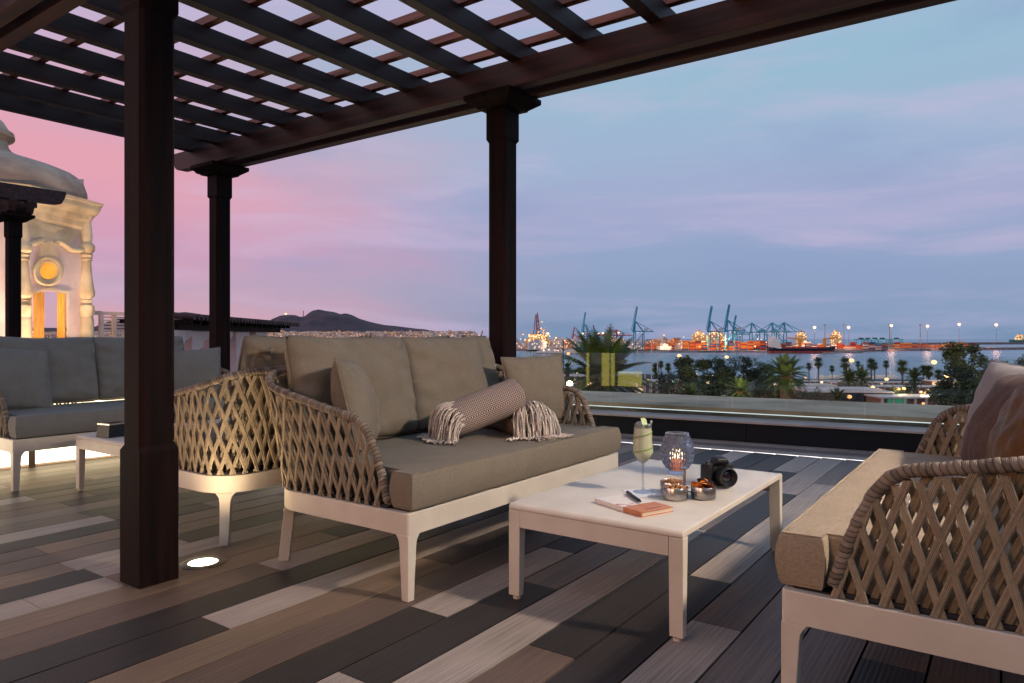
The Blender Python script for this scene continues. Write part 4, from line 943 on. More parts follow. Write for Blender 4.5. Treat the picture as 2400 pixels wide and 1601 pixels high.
for k, m_ in enumerate(bmats):
    mb = MB(); rn = random.Random(k+40)
    w_, dp, hh = rn.uniform(11, 20), rn.uniform(10, 16), rn.uniform(9, 17)
    mb.box(-w_/2, w_/2, -dp/2, dp/2, -6, hh); mb.box(-w_/2+1, -w_/2+w_*.5, -dp/2+2, dp/2-2, hh, hh+3); mb.box(-w_/2-.2, w_/2+.2, -dp/2-.2, dp/2+.2, hh-.4, hh+.3)
    bl.append(mb.mesh('town_block', m_))
rn = random.Random(21); gname = 'small pale blocks of the town below the hill'
labs = ['rose', 'cream', 'clay-coloured', 'grey', 'ochre', 'white']
for k in range(298):
    d = 2350+2900*rn.random()**.8; u = rn.uniform(395, 1120)
    if 628 < u < 1190 or rn.random() < .5 or u < 628:
        j = rn.randrange(6); o = bpy.data.objects.new('town_house', bl[j]); COL.objects.link(o)
        o.location = at(u, d, town_z(d)); o.rotation_euler = (0, 0, atan2(-CC, SS)+rn.choice((0, 0, .25, -.3))); s_ = rn.uniform(.8, 1.45); o.scale = (s_, s_, s_*rn.uniform(.7, 1.35))
        tag(o, 'small %s town block with lit windows far below the hill' % labs[j], 'house', gname)
mb = MB(); rn2 = random.Random(9)
for k in range(2600):
    d = 2300+3100*rn2.random()**.75; u = rn2.uniform(-60, 1100); c = at(u, d, town_z(d)); w_ = rn2.uniform(6, 17); h_ = rn2.uniform(5, 13)
    mb.box(-w_, w_, -7, 7, -5, h_, rn2.randrange(6), M=Matrix.Translation(c) @ Matrix.Rotation(atan2(-CC, SS)+rn2.uniform(-.3, .3), 4, 'Z'))
tag(mb.build('town_rooftops', bmats), 'mass of tiny pale roofs and walls filling the town', 'town', kind='stuff')
for k in range(60):
    d = rn.uniform(1900, 4200); u = rn.uniform(620, 1130); star(u, 790-1650*(town_z(d)+rn.uniform(5, 12)-EYE)/d, d, rn.uniform(1.5, 2.8), 'tiny warm street lamp in the town below the hill', rn.choice(('l_amber', 'l_white', 'l_pink')), 'street_lamp', group='street lamps of the town')
# ---- quays and breakwaters
M['quay'] = mat('quay_concrete', C(150, 128, 116), .85, fn=noise_col(C(104, 88, 82), C(176, 150, 134), .05, 7))
M['rock'] = mat('breakwater_rock', C(110, 92, 88), .95, fn=noise_col(C(60, 50, 52), C(158, 130, 120), .25, 8, (1, 1, 1), .8, .6, dist=1))
def quay(name, p0, p1, wd, z1, m, kind='structure', rough=0):
    a, b_ = at(*p0), at(*p1); d = (b_-a).normalized(); nrm = Vector((-d.y, d.x, 0)); 
    if nrm.dot(a) < 0: nrm = -nrm
    mb = MB(); n = 60 if rough else 1
    R_ = []
    for i in range(n+1):
        c_ = a.lerp(b_, i/n); j = (lambda s: rough*mnoise.noise(Vector((i*1.7, s*9, 3)))) if rough else (lambda s: 0)
        R_.append([c_+Vector((0, 0, SEA-1)), c_+nrm*j(1)*2+Vector((0, 0, SEA+.2+j(2))), c_+nrm*(z1*.7+2)+Vector((0, 0, SEA+z1+j(3))), c_+nrm*wd+Vector((0, 0, SEA+z1+j(4))), c_+nrm*(wd+1)+Vector((0, 0, SEA-1))])
    mb.loft(R_); return tag(mb.build(name, m), kind=kind)
quay('container_quay', (1480, 1300), (2040, 1360), 420, 3.0, M['quay'])
quay('rock_mole', (1985, 1395), (2700, 1800), 60, 4.5, M['rock'], rough=1.6)
quay('far_breakwater', (2040, 2500), (2900, 3300), 40, 8, M['rock'], rough=1.5)
quay('west_quay', (900, 1650), (1500, 1330), 300, 3.0, M['quay'])
quay('low_jetty', (1950, 1235), (2025, 1265), 30, 2.4, M['quay'])
quay('mole_apron', (2035, 1470), (2340, 1660), 70, 4.8, M['quay'])
# ---- containers
CC_ = {'orange': C(206, 104, 50), 'rust red': C(158, 62, 44), 'dark red': C(118, 44, 44), 'white': C(206, 198, 190), 'blue': C(52, 78, 118), 'ochre': C(214, 146, 70), 'grey': C(120, 118, 124)}
cm = {}
for k, c_ in CC_.items():
    mb = MB(); mb.box(-6.05, 6.05, -1.2, 1.2, 0, 2.55)
    for i in range(14): x = -5.7+i*.86; mb.box(x, x+.4, -1.27, -1.2, .15, 2.4)
    cm[k] = mb.mesh('container', mat('painted_steel_'+k.replace(' ', '_'), c_, .7))
rn = random.Random(5); ccount = 0
axis = (at(2040, 1360)-at(1480, 1300)); ca = atan2(axis.y, axis.x)
def stack(u, d, n, wts='orange,orange,rust red,rust red,dark red,white,blue,ochre,grey,orange', ang=None, z0=3.05, place='on the long container quay', sc=1.0):
    global ccount
    for k in range(n):
        if ccount >= 298: return
        c_ = rn.choice(wts.split(',')); o = bpy.data.objects.new('shipping_container', cm[c_]); COL.objects.link(o); ccount += 1
        o.location = at(u+rn.uniform(-.3, .3), d, SEA+z0+k*2.6*sc); o.rotation_euler = (0, 0, ca if ang is None else ang); o.scale = (sc, sc, sc)
        tag(o, '%s shipping container stacked %s' % (c_, place), 'container', 'shipping containers '+place)
u = 1500
while u < 1800:
    stack(u, 1400 if u > 1600 else 1480, rn.randint(6, 7) if 1575 < u < 1790 else rn.randint(4, 5), 'orange,orange,orange,rust red,rust red,ochre,dark red,blue', place='behind the blue cranes'); u += 15.2
while u < 2080: stack(u, 1430, rn.randint(4, 6), 'white,rust red,dark red,blue,orange,grey,white', place='behind the moored cargo ship'); u += 15.0
while u < 2290: stack(u, 1560+(u-2080)*.5, rn.randint(3, 5), 'orange,rust red,ochre,ochre,dark red,grey', place='along the right-hand mole', z0=4.85); u += 13.6
# ---- gantry cranes
M['cblue'] = mat('crane_paint_turquoise', C(62, 160, 184), .6)
M['cred'] = mat('crane_paint_red', C(196, 66, 70), .6)
M['cgrey'] = mat('crane_paint_grey_rose', C(150, 112, 122), .7)
def crane(u, d, H, up, m, label, rot=None, s=1.0, facing=1, z0=3.0):
    """ship-to-shore crane: local x runs from land (-) to water (+)"""
    e = empty('gantry_crane', at(u, d, SEA+z0), 0, label, 'crane', 'ship-to-shore cranes')
    # x axis across the picture, turned a little
    e.rotation_euler = (0, 0, atan2(-CC*1, SS)+(rot or 0)); e.scale = (s, s, s)
    f_ = facing
    g_ = .40*H  # girder height
    lw = max(1.4, .0011*d)
    mb = MB()
    for x in (0, -17*f_):
        for y in (-9, 9): mb.bar((x, y, 0), (x*1.0, y*.9, g_+3), lw)
        mb.bar((x, -9, g_*.35), (x, 9, g_*.35), lw); mb.bar((x, -9, g_+2), (x, 9, g_+2), lw)
    for y in (-9, 9):
        mb.bar((0, y, g_*.36), (-17*f_, y, g_*.36), lw); mb.bar((0, y, g_*.36), (-17*f_, y*.9, g_), lw*.6)
    mb.build('portal', m, e)
    mb = MB()
    for y in (-3, 3): mb.bar((3*f_, y, g_+3), (-36*f_, y, g_+3), lw, lw*1.2)
    mb.build('girder', m, e)
    mb = MB(); top = .66*H if up else .68*H
    for y in (-5, 5): mb.bar((0, y, g_+3), (-2*f_, y*.4, top), lw); mb.bar((-17*f_, y, g_+3), (-3*f_, y*.4, top), lw*.7)
    mb.bar((-2*f_, -2.5, top), (-2*f_, 2.5, top), lw*1.3)
    for y in (-2, 2): mb.bar((-3*f_, y, top), (-35*f_, y, g_+4), lw*.4)
    mb.build('apex_frame', m, e)
    mb = MB(); tip = Vector((-5.5*f_ if up else 44*f_, 0, H if up else g_+3)); hin = Vector((3*f_, 0, g_+3))
    for y in (-3, 3): mb.bar(hin+Vector((0, y, 0)), tip+Vector((0, y, 0)), lw, lw)
    n = 9
    for i in range(n): a = hin.lerp(tip, i/n); b_ = hin.lerp(tip, (i+1)/n); mb.bar(a+Vector((0, -3, 0)), b_+Vector((0, 3, 0)), lw*.4); 
    off = Vector((3.2*f_, 0, 0)) if up else Vector((0, 0, 0))
    if up:
        mb.bar(hin+off+Vector((0, 0, 2)), tip+Vector((2.5*f_, 0, -2)), lw*.6); mb.bar(tip+Vector((-1, 0, 0)), tip+Vector((3*f_, 0, 0)), lw*1.3)
    else:
        for y in (-2, 2): mb.bar((-2*f_, y, top), hin.lerp(tip, .55)+Vector((0, y, 0)), lw*.35); mb.bar((-2*f_, y, top), hin.lerp(tip, .92)+Vector((0, y, 0)), lw*.35)
    mb.build('boom', m, e)
    mb = MB(); mb.box(-25, -19, -3, 3, g_+4.5, g_+9) if f_ > 0 else mb.box(19, 25, -3, 3, g_+4.5, g_+9); mb.build('machinery_house', M['white'] if d < 1400 else m, e)
    for x in (-6, -14): 
        mb = MB(); mb.ball((x*f_, -3.5, g_+.4), .9, 6, 4); mb.build('floodlight', M['l_white'], e)
    return e
crane(1662, 1335, 84, True, M['cblue'], 'tall turquoise crane with raised boom, leftmost of the close pair', facing=-1)
crane(1703, 1335, 87, True, M['cblue'], 'tallest turquoise crane, boom raised, right one of the close pair', facing=-1)
crane(1720, 1500, 80, True, M['cblue'], 'turquoise crane with raised boom half hidden behind the close pair', facing=-1, s=.9)
crane(1487, 1360, 84, True, M['cblue'], 'lone turquoise crane with raised boom behind the big palm', facing=-1)
crane(1368, 1900, 92, True, M['cblue'], 'distant turquoise crane with raised boom left of the big palm', facing=-1)
crane(1760, 1600, 84, False, M['cblue'], 'turquoise crane with lowered boom just right of the close pair', facing=-1)
crane(1812, 1620, 86, False, M['cblue'], 'turquoise crane with lowered boom in the middle of the lowered three', facing=1)
crane(1840, 1620, 87, False, M['cblue'], 'turquoise crane with lowered boom reaching right over the cargo ship', facing=1)
crane(1433, 2000, 68, False, M['cred'], 'small red crane above the palm, left of its twin', facing=1)
crane(1446, 1980, 68, False, M['cred'], 'small red crane above the palm with boom to the right', facing=1)
crane(1343, 1700, 62, True, M['cred'], 'narrow red crane standing alone behind the white ship', facing=-1, s=.8)
crane(1128, 2100, 55, True, M['cred'], 'faint red crane left of the middle post', facing=-1, s=.8)
for k, u in enumerate((1377, 1394)): crane(u, 2050, 66, True, M['cgrey'], ('hazy grey-rose crane behind the blue boom', 'second hazy grey-rose crane, nearer the red pair')[k], facing=1, s=.9)
def yard_crane(u, d, label, m=None):
    e = empty('yard_crane', at(u, d, SEA+4), ca, label, 'crane', 'low yard cranes over the container stacks')
    mb = MB(); w_ = 1.3
    for x in (-12, 12):
        for y in (-4, 4): mb.bar((x, y, 0), (x, y, 20), w_)
    for y in (-4, 4): mb.bar((-13, y, 20), (13, y, 20), w_*1.4)
    mb.build('portal', m or M['cblue'], e); mb = MB(); mb.box(-3, 3, -4, 4, 20.5, 23.5); mb.build('trolley', M['blackp'], e); return e
for k, u in enumerate((2018, 2034, 2050, 2068)): yard_crane(u, 1470+k*12, '%s turquoise yard crane over the stacks at the mole root' % ('first', 'second', 'third', 'fourth')[k])
yard_crane(2101, 1600, 'lit yard crane standing apart on the right-hand mole')
# ---- ships
M['hullb'] = mat('navy_hull', C(30, 34, 52), .5); M['hullr'] = mat('red_antifouling', C(198, 82, 62), .6, fn=noise_col(C(176, 66, 50), C(210, 96, 74), .2, 5))
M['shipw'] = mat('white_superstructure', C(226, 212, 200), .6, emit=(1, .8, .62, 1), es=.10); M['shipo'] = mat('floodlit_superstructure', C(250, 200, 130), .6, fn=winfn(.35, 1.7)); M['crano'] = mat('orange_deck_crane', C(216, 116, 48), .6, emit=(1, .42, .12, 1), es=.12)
M['teal'] = mat('teal_hull', C(70, 130, 120), .6)
def hull(mb, L_, B_, z0, z1, bow=1, rake=.08, sheer=2.0, mi=0):
    secs = []
    for t_ in (0, .04, .12, .3, .7, .86, .95, 1.0):
        x = -L_/2+L_*t_; w_ = B_/2*(.75 if t_ == 0 else .95 if t_ < .1 else 1 if t_ < .8 else max(.03, 1-((t_-.8)/.2)**1.6))
        sh = sheer*max(0, (t_-.75)/.25)**2+(sheer*.5 if t_ < .12 else 0)
        xr = x+(L_*rake*max(0, t_-.85)/.15)*0
        top = Vector((x+(L_*rake*.5 if t_ == 1 else 0), w_, z1+sh)); bot = Vector((x, w_*.86, z0))
        secs.append([bot, top, Vector((top.x, -w_, top.z)), Vector((x, -w_*.86, z0))])
    mb.loft([[Vector((p.x*bow, p.y, p.z)) for p in s_] for s_ in secs], mi=mi)
def ship(u0, u1, d, label, kind='cargo', flip=1):
    L_ = (u1-u0)*d/F; e = empty('ship', at((u0+u1)/2, d, SEA), atan2(-CC, SS), label, 'ship', None); k = L_/130
    if kind == 'cargo':
        mb = MB(); hull(mb, L_*.96, 20*k, -.5, 4.2*k, rake=.0, sheer=0); mb.build('lower_hull', M['hullr'], e)
        mb = MB(); hull(mb, L_*.965, 20.5*k, 4.2*k, 9*k, rake=.05, sheer=5*k); mb.build('upper_hull', M['hullb'], e)
        mb = MB()
        for i, (w_, z) in enumerate(((9, 9), (8.5, 13), (8, 17), (7.5, 21), (7, 24.5))): mb.box(-L_*.46, -L_*.46+(w_*2.1)*k, -9*k, 9*k, z*k, (z+3.4)*k)
        mb.box(-L_*.44, -L_*.39, -2*k, 2*k, 27*k, 33*k); mb.build('deckhouse', M['shipw'], e)
        for x in (-.02, .34):
            mb = MB(); mb.bar((x*L_, 0, 9*k), (x*L_, 0, 28*k), 4.6*k); mb.bar((x*L_-2*k, 0, 27*k), (x*L_+(-.26 if x < 0 else .26)*L_*.75, 0, (29.5)*k), 2.4*k, 2.4*k); mb.build('deck_crane', M['crano'], e)
        mb = MB(); mb.box(-.26*L_, .36*L_, -8*k, 8*k, 9.1*k, 12*k); mb.build('hatch', M['hullr'], e)
    elif kind == 'white':
        mb = MB(); hull(mb, L_, 17*k, 2*k, 10*k, rake=.06, sheer=5*k); mb.build('upper_hull', M['shipw'], e)
        mb = MB(); hull(mb, L_*.97, 16.5*k, -.5, 2*k, rake=0, sheer=0); mb.build('lower_hull', M['cred'], e)
        mb = MB()
        for i, (a, b_) in enumerate(((-.42, .28), (-.38, .22), (-.3, .16), (-.2, .1))): mb.box(a*L_, b_*L_, -7*k, 7*k, (10+i*4)*k, (13.8+i*4)*k)
        mb.box(-.02*L_, .03*L_, -2*k, 2*k, 26*k, 36*k); mb.build('deckhouse', M['shipl'], e)
    elif kind == 'lit':
        mb = MB(); hull(mb, L_, 24*k, -.5, 12*k, rake=.04, sheer=4*k); mb.build('hull', M['teal'], e)
        mb = MB()
        for i in range(4): mb.box((-.34+i*.03)*L_, (.34-i*.07)*L_, -9*k, 9*k, (12+i*6)*k, (17.6+i*6)*k)
        mb.build('deckhouse', M['shipo'], e)
    elif kind == 'house':
        mb = MB(); mb.box(-L_/2, L_/2, -12, 12, 12, 34); mb.box(-L_*.3, L_*.35, -10, 10, 34, 40); mb.box(-L_*.1, L_*.1, -4, 4, 40, 46); mb.build('deckhouse', M['shipo'], e)
        mb = MB(); mb.box(-L_*.8, L_*1.1, -14, 14, 0, 12); mb.build('hull', M['hullb'], e)
    return e
M['shipl'] = mat('lit_white_decks', C(236, 220, 206), .6, fn=winfn(.5, 1.1))
ship(1798, 1958, 1262, 'moored cargo ship with red lower hull, navy bow and white deckhouse', 'cargo')
ship(1258, 1320, 1240, 'white ship with a red waterline moored right of the middle post', 'white')
ship(1322, 1400, 1210, 'long pale vessel lying partly behind the big palm fronds', 'white')
ship(2368, 2440, 3500, 'brightly lit ship with teal hull out at sea at the right edge', 'lit')
ship(1624, 1652, 1640, 'floodlit orange ship superstructure left of the close pair of cranes', 'house')
ship(1657, 1698, 1660, 'floodlit orange deckhouse seen through the legs of the close cranes', 'house')
ship(1868, 1886, 1700, 'white lit ship tower above the cargo ship', 'house')
ship(1950, 1966, 1640, 'reddish lit superstructure above the containers right of the cargo ship', 'house')
e = empty('drilling_rig', at(1258, 1500, SEA+3), 0, 'lit drilling rig with a lattice derrick right of the middle post', 'rig')
mb = MB()
for x, y in ((-6, -6), (6, -6), (6, 6), (-6, 6)): mb.bar((x, y, 20), (x*.25, y*.25, 74), 1.6)
for z in range(24, 74, 8): q = 6*(1-.75*(z-20)/54); mb.bar((-q, -q, z), (q, -q, z+6), .9); mb.bar((q, -q, z), (-q, -q, z+6), .9)
mb.build('derrick', M['cgrey'], e); mb = MB(); mb.box(-30, 34, -12, 12, 10, 22); mb.box(-16, 8, -10, 10, 22, 32); mb.box(14, 30, -8, 8, 22, 30)
for x in (-26, 28): mb.bar((x, 0, -4), (x, 0, 46 if x > 0 else 10), 5 if x < 0 else 3)
mb.build('platform', M['shipo'], e)
for k, (x, z) in enumerate(((-28, 26), (-12, 36), (2, 58), (20, 34), (32, 28), (-2, 44), (12, 26))): mb = MB(); mb.ball((x, -12, z), 1.5, 6, 4); mb.build('floodlight', M['l_amber'], e)
# quay sheds and clutter between the cranes
rn = random.Random(77)
for k in range(34):
    u = rn.uniform(1195, 1620); d = rn.uniform(1420, 1750); mb = MB(); w_ = rn.uniform(14, 40); h_ = rn.uniform(6, 22); mb.box(-w_/2, w_/2, -8, 8, 0, h_); mb.box(-w_*.2, w_*.25, -6, 6, h_, h_+rn.uniform(1, 6))
    o = mb.build('harbour_shed', rn.choice((M['shipl'], bmats[0], bmats[3], bmats[4], bmats[5]))); o.location = at(u, d, SEA+3); o.rotation_euler = (0, 0, ca+rn.uniform(-.2, .2)); tag(o, 'small lit port building behind the left-hand quay', 'building', 'port buildings on the left-hand quay')
# tall light masts
for k, (u, v, d) in enumerate(((1909, 767, 1480), (1989, 767, 1480), (2089, 763, 1520), (2174, 764, 1580), (2248, 760, 1640), (2335, 761, 1720))):
    e = star(u, v, d, 7.5, 'tall port light mast, %s from the right edge' % ('sixth', 'fifth', 'fourth', 'third', 'second', 'first')[k], 'l_mast', 'light_mast', group='tall light masts along the quay and mole', post_to=SEA+4, postm='grey')
    lamp('mast_fill_light', 'SPOT', at(u, d-95, SEA+26), 1.3e5, (1, .56, .30), 4, aim=at(u, d+10, SEA+4), spot=125, blend=.6); lamp('mast_fill_light', 'POINT', (0, 0, -4), 2.4e4, (1, .48, .32), 6, parent=e)  # spots added far in front of the masts to light container fronts
for k, (u, d) in enumerate(((1933, 1500), (1978, 1500), (2085, 1560), (2157, 1560))):
    mb = MB(); mb.bar(at(u, d, SEA+3), at(u, d, zat(763 if k != 3 else 760, d)), 1.4); mb.box(-3, 3, -2, 2, 0, 2.2, M=Matrix.Translation(at(u, d, zat(763, d)))); tag(mb.build('light_mast', M['grey']), ('unlit light mast between the first two lit ones', 'unlit light mast just left of the second lit one', 'unlit light mast beside the third lit one', 'unlit light mast on the mole')[k], 'mast')
for k, (u, v, d, px, m_) in enumerate(((1284, 782, 1500, 7, 'l_white'), (1226, 784, 1600, 4, 'l_amber'), (1303, 792, 1500, 5, 'l_amber'), (1366, 782, 1700, 5, 'l_white'), (1403, 782, 1500, 6, 'l_white'), (1450, 780, 1800, 5, 'l_white'), (1413, 781, 1650, 6, 'l_pink'), (1556, 786, 1500, 4, 'l_amber'), (1180, 783, 1600, 5, 'l_amber'), (1032, 786, 1700, 4, 'l_amber'), (1060, 786, 1700, 4, 'l_amber'), (1047, 791, 1600, 3, 'l_white'))):
    e = star(u, v, d, px, 'floodlight on a pole over the left-hand quay', m_, 'light_mast', group='floodlights of the left-hand quay', post_to=SEA+3, postm='grey')
    if k in (2, 5, 7): lamp('flood', 'SPOT', at(u, d-90, SEA+24), 1.5e5, (1, .66, .42), 4, aim=at(u, d+10, SEA+4), spot=125, blend=.6)
rn = random.Random(31)
for k in range(46):
    u = rn.uniform(1200, 1800); d = rn.uniform(1340, 1700); v = rn.uniform(790, 812); star(u, v, d, rn.uniform(1.6, 3.2), 'small warm work light among the port stacks', rn.choice(('l_amber', 'l_white', 'l_pink')), 'work_light', group='small work lights of the port')
for k, u in enumerate((1640, 1700, 1770)):
    e = star(u, 812, 1345, 3, 'work light at the foot of the cranes', 'l_amber', 'work_light', group='work lights at the crane feet'); lamp('flood', 'SPOT', at(u, 1330, SEA+22), 1.3e5, (1, .58, .30), 4, aim=at(u, 1430, SEA+6), spot=130, blend=.6)
# ================================================================ domed tower at the left
V1, V2 = at(50, 19.9), at(197, 22.3); EL = (V2-V1).length; ed = (V2-V1)/EL; eo = Vector((ed.y, -ed.x, 0))
if eo.dot(V1) > 0: eo = -eo                                   # outward, towards the terrace
CEN = (V1+V2)/2-eo*(EL*1.2071); RC = EL*1.30656
def onf(u, v, out=0.0):
    """point of the tower's decorated face seen at picture position u, v; out: relief in metres"""
    k = (u-1200)/F; q = Vector((CC+k*SS, SS-k*CC, 0)); d = (V1.dot(eo)+out)/q.dot(eo); return q*d+Vector((0, 0, zat(v, d)))
M['pinkw'] = mat('pale_pink_render', C(226, 196, 190), .8, fn=noise_col(C(214, 182, 176), C(234, 206, 198), 1.4, 7))
M['stone'] = mat('cream_carved_stone', C(206, 180, 146), .8, fn=noise_col(C(190, 160, 124), C(236, 210, 172), 1.2, 9, bump=.3, bscale=20, dist=.01))
M['dome'] = mat('weathered_dome_render', C(172, 146, 130), .85, fn=noise_col(C(160, 134, 118), C(220, 188, 160), .9, 9, (1, 1, 1.6), .3, 18, dist=.01))
M['inner'] = mat('yellow_interior_plaster', C(236, 196, 110), .8, fn=noise_col(C(226, 184, 96), C(240, 204, 124), 2, 4))
M['doorw'] = mat('varnished_door_wood', C(206, 150, 70), .6, fn=noise_col(C(190, 134, 58), C(216, 162, 84), 4, 5, (6, 6, .6)))
tw = empty('domed_tower', label='cream baroque tower with a rounded dome, round window and lit doorway', cat='tower')
def oct_(r, z, rot=0.0):
    a0 = atan2((V1-CEN).y, (V1-CEN).x); s_ = -1 if ((V1-CEN).cross(V2-CEN)).z < 0 else 1
    return [CEN+Vector((cos(a0+s_*k*pi/4)*r, sin(a0+s_*k*pi/4)*r, z)) for k in range(8)]
ZB, ZC = -3.5, 4.35
def wallpoly(pts, out0, out1, m, name, par, bevel=0):
    mb = MB(); mb.loft([[onf(u, v, o_) for u, v in pts] for o_ in (out0, out1)]); return mb.build(name, m, par, bevel=bevel)
c_ = oct_(RC, 0); ci = oct_(RC-.35, 0)
for k in range(1, 8):
    a, b_ = c_[k], c_[(k+1) % 8]; ai, bi = ci[k], ci[(k+1) % 8]; mid = (a+b_)/2; far = (mid.x*CC+mid.y*SS) > (CEN.x*CC+CEN.y*SS)+1.0
    z0 = 2.75 if far else ZB
    mb = MB(); mb.loft([[p+Vector((0, 0, z)) for p in (a, b_, bi, ai)] for z in (z0, ZC)]); mb.build('wall', M['pinkw'], tw)
    mb = MB(); mb.loft([[p.lerp(CEN, .012)+Vector((0, 0, z)) for p in (ai, bi)]+[bi.lerp(CEN, .02)+Vector((0, 0, z)), ai.lerp(CEN, .02)+Vector((0, 0, z))] for z in (z0, ZC)]); mb.build('inner_wall', M['inner'], tw)
# decorated face in four pieces round the doorway and the round window
oc = (113, 635)
def circ(r, n=28, c=oc, ky=1): return [(c[0]+r*cos(2*pi*k/n), c[1]+r*ky*sin(2*pi*k/n)) for k in range(n)]
mb = MB()
def quadw(u0, u1, v0, v1): mb.loft([[onf(u, v, o_) for u, v in ((u0, v0), (u1, v0), (u1, v1), (u0, v1))] for o_ in (0, -.35)])
quadw(51, 76, 420, 960); quadw(156, 196.5, 420, 960); quadw(76, 156, 420, oc[1]-22); quadw(76, 156, oc[1]+22, 684); quadw(76, oc[0]-22, oc[1]-22, oc[1]+22); quadw(oc[0]+22, 156, oc[1]-22, oc[1]+22)
mb.build('wall', M['pinkw'], tw)
mb = MB(); rr_ = []
for r_, o_ in ((22.5, -.34), (19.5, -.33), (20, .02), (23, .06), (26, .05), (28, .09), (33, .10), (36, .07), (37, .0), (30, -.01)): rr_.append([onf(u, v, o_) for u, v in circ(r_, 40)])
mb.loft(rr_, cap=False); mb.build('round_window_surround', M['stone'], tw, smooth=40)
mb = MB()
for pts, o0, o1 in ((([(88, 598), (97, 585), (92, 572), (98, 566), (128, 566), (136, 574), (131, 586), (139, 598), (128, 603), (99, 603)]), 0, .07), (([(80, 520), (149, 533), (149, 536), (142, 540), (138, 537), (130, 548), (121, 543), (110, 544), (100, 538), (90, 534)]), .0, .06),
    (([(52, 505), (186, 530), (186, 556), (160, 570), (135, 562), (100, 558), (52, 552)]), 0, .02)):
    mb.loft([[onf(u, v, o_) for u, v in pts] for o_ in (o0, o1)])
mb.build('carved_panel', M['stone'], tw, bevel=.01)
for path in ([(52, 571), (70, 572), (85, 568), (97, 562), (105, 561), (108, 566), (104, 570), (99, 568)], [(196, 586), (180, 587), (164, 584), (150, 572), (140, 565), (131, 564), (129, 569), (133, 573), (138, 571)]):
    mb = MB(); mb.tube([onf(u, v, .10) for u, v in path], lambda i: .085 if i < 4 else .07-.006*i, 10); mb.tube([onf(u, v+3.4, .07) for u, v in path[:5]], .05, 8); mb.build('scroll_moulding', M['stone'], tw, smooth=60)
# door surround, jambs, leaves
dtop = [(76, 688), (84, 688), (92, 686), (100, 682), (108, 679.5), (118, 679), (126, 680.5), (134, 684), (142, 687), (150, 688), (156, 688)]
outer = [(70, 684)]+[(u, v-5) for u, v in dtop]+[(161, 684)]
mb = MB()
ring_o = [(68, 960), (68, 683)]+[(u, v-6) for u, v in dtop[1:-1]]+[(163, 683), (163, 960)]; ring_i = [(75.5, 960), (75.5, 688)]+dtop[1:-1]+[(156.5, 688), (156.5, 960)]
for i in range(len(ring_o)-1):
    q = [ring_o[i], ring_o[i+1], ring_i[i+1], ring_i[i]]; mb.loft([[onf(u, v, o_) for u, v in q] for o_ in (0, .08)])
mb.build('door_surround', M['stone'], tw)
mb = MB()
for i in range(len(dtop)-1): q = [dtop[i], dtop[i+1], (dtop[i+1][0], 676), (dtop[i][0], 676)]; mb.loft([[onf(u, v, o_) for u, v in q] for o_ in (-.001, -.36)])
mb.build('lintel', M['inner'], tw)
def leaf(p_, q_, z0, z1, sgn_):
    d_ = (q_-p_).normalized(); n_ = Vector((-d_.y, d_.x, 0))*sgn_; L_ = (q_-p_).length
    Mx = Matrix.Translation(p_) @ Matrix(((d_.x, n_.x, 0, 0), (d_.y, n_.y, 0, 0), (0, 0, 1, 0), (0, 0, 0, 1)))
    mb = MB(); mb.box(0, L_, 0, .05, z0, z1, M=Mx)
    for i in range(5):
        za = z0+.12+i*(z1-z0-.1)/5
        mb.box(L_*.16, L_*.84, -.015, -.001, za, za+(z1-z0)/5-.12, M=Mx)
    mb.build('door_leaf', M['doorw'], tw)
ja = onf(78, 790, -.36); jb = onf(154, 790, -.36); ja.z = jb.z = 0
leaf(ja, ja-eo*.10+ed*.46, -3, 2.35, -1); leaf(jb, jb-eo*.24-ed*.02, -3, 2.35, 1)
mb = MB(); mb.loft([oct_(RC-.37, -.42), oct_(RC-.37, -.40)]); mb.build('inner_floor', M['inner'], tw)
mb = MB(); mb.loft([oct_(RC-.37, 4.28), oct_(RC-.37, 4.34)]); mb.build('ceiling', M['inner'], tw)
# corner columns with vase shafts
def column(V, ps=1.0):
    cp = V+(V-CEN).normalized()*.06; vz = lambda v: zat(v, V.x*CC+V.y*SS)
    pf = [(.30, 960), (.30, 748), (.26, 744), (.34, 728), (.31, 716), (.20, 711), (.20, 709), (.24, 707), (.24, 703), (.19, 701), (.33, 694), (.35, 686), (.30, 672), (.23, 645), (.20, 620), (.19, 612), (.25, 608), (.22, 604), (.27, 598), (.22, 594), (.33, 588), (.35, 578), (.30, 572), (.22, 568), (.25, 556), (.22, 535), (.18, 520), (.24, 514), (.30, 506), (.30, 500)]
    mb = MB(); mb.lathe([(r_*ps*.72, vz(v)) for r_, v in pf], 20, (cp.x, cp.y, 0)); mb.build('column', M['stone'], tw, smooth=40)
column(V2); column(V1)
for k in (2, 7): column(oct_(RC, 0)[k])
mb = MB(); mb.loft([oct_(RC+o_, z) for o_, z in ((.02, 4.28), (.10, 4.36), (.12, 4.52), (.22, 4.60), (.24, 4.72), (.42, 4.84), (.46, 4.90), (.46, 5.02), (.54, 5.06), (.56, 5.14), (.20, 5.18))]); mb.build('cornice', M['stone'], tw)
mb = MB(); dp = [(3.30, 5.16), (3.34, 5.30), (3.36, 5.46), (3.26, 5.74), (3.08, 5.93), (2.86, 6.08), (2.5, 6.22), (2.1, 6.33), (1.62, 6.43), (1.42, 6.50), (1.40, 6.54), (1.22, 6.62), (1.10, 6.78), (1.08, 6.95), (1.18, 7.02), (1.28, 7.08), (1.26, 7.2), (1.12, 7.3), (1.0, 7.5), (.6, 7.9), (.2, 8.6), (.05, 9.2)]
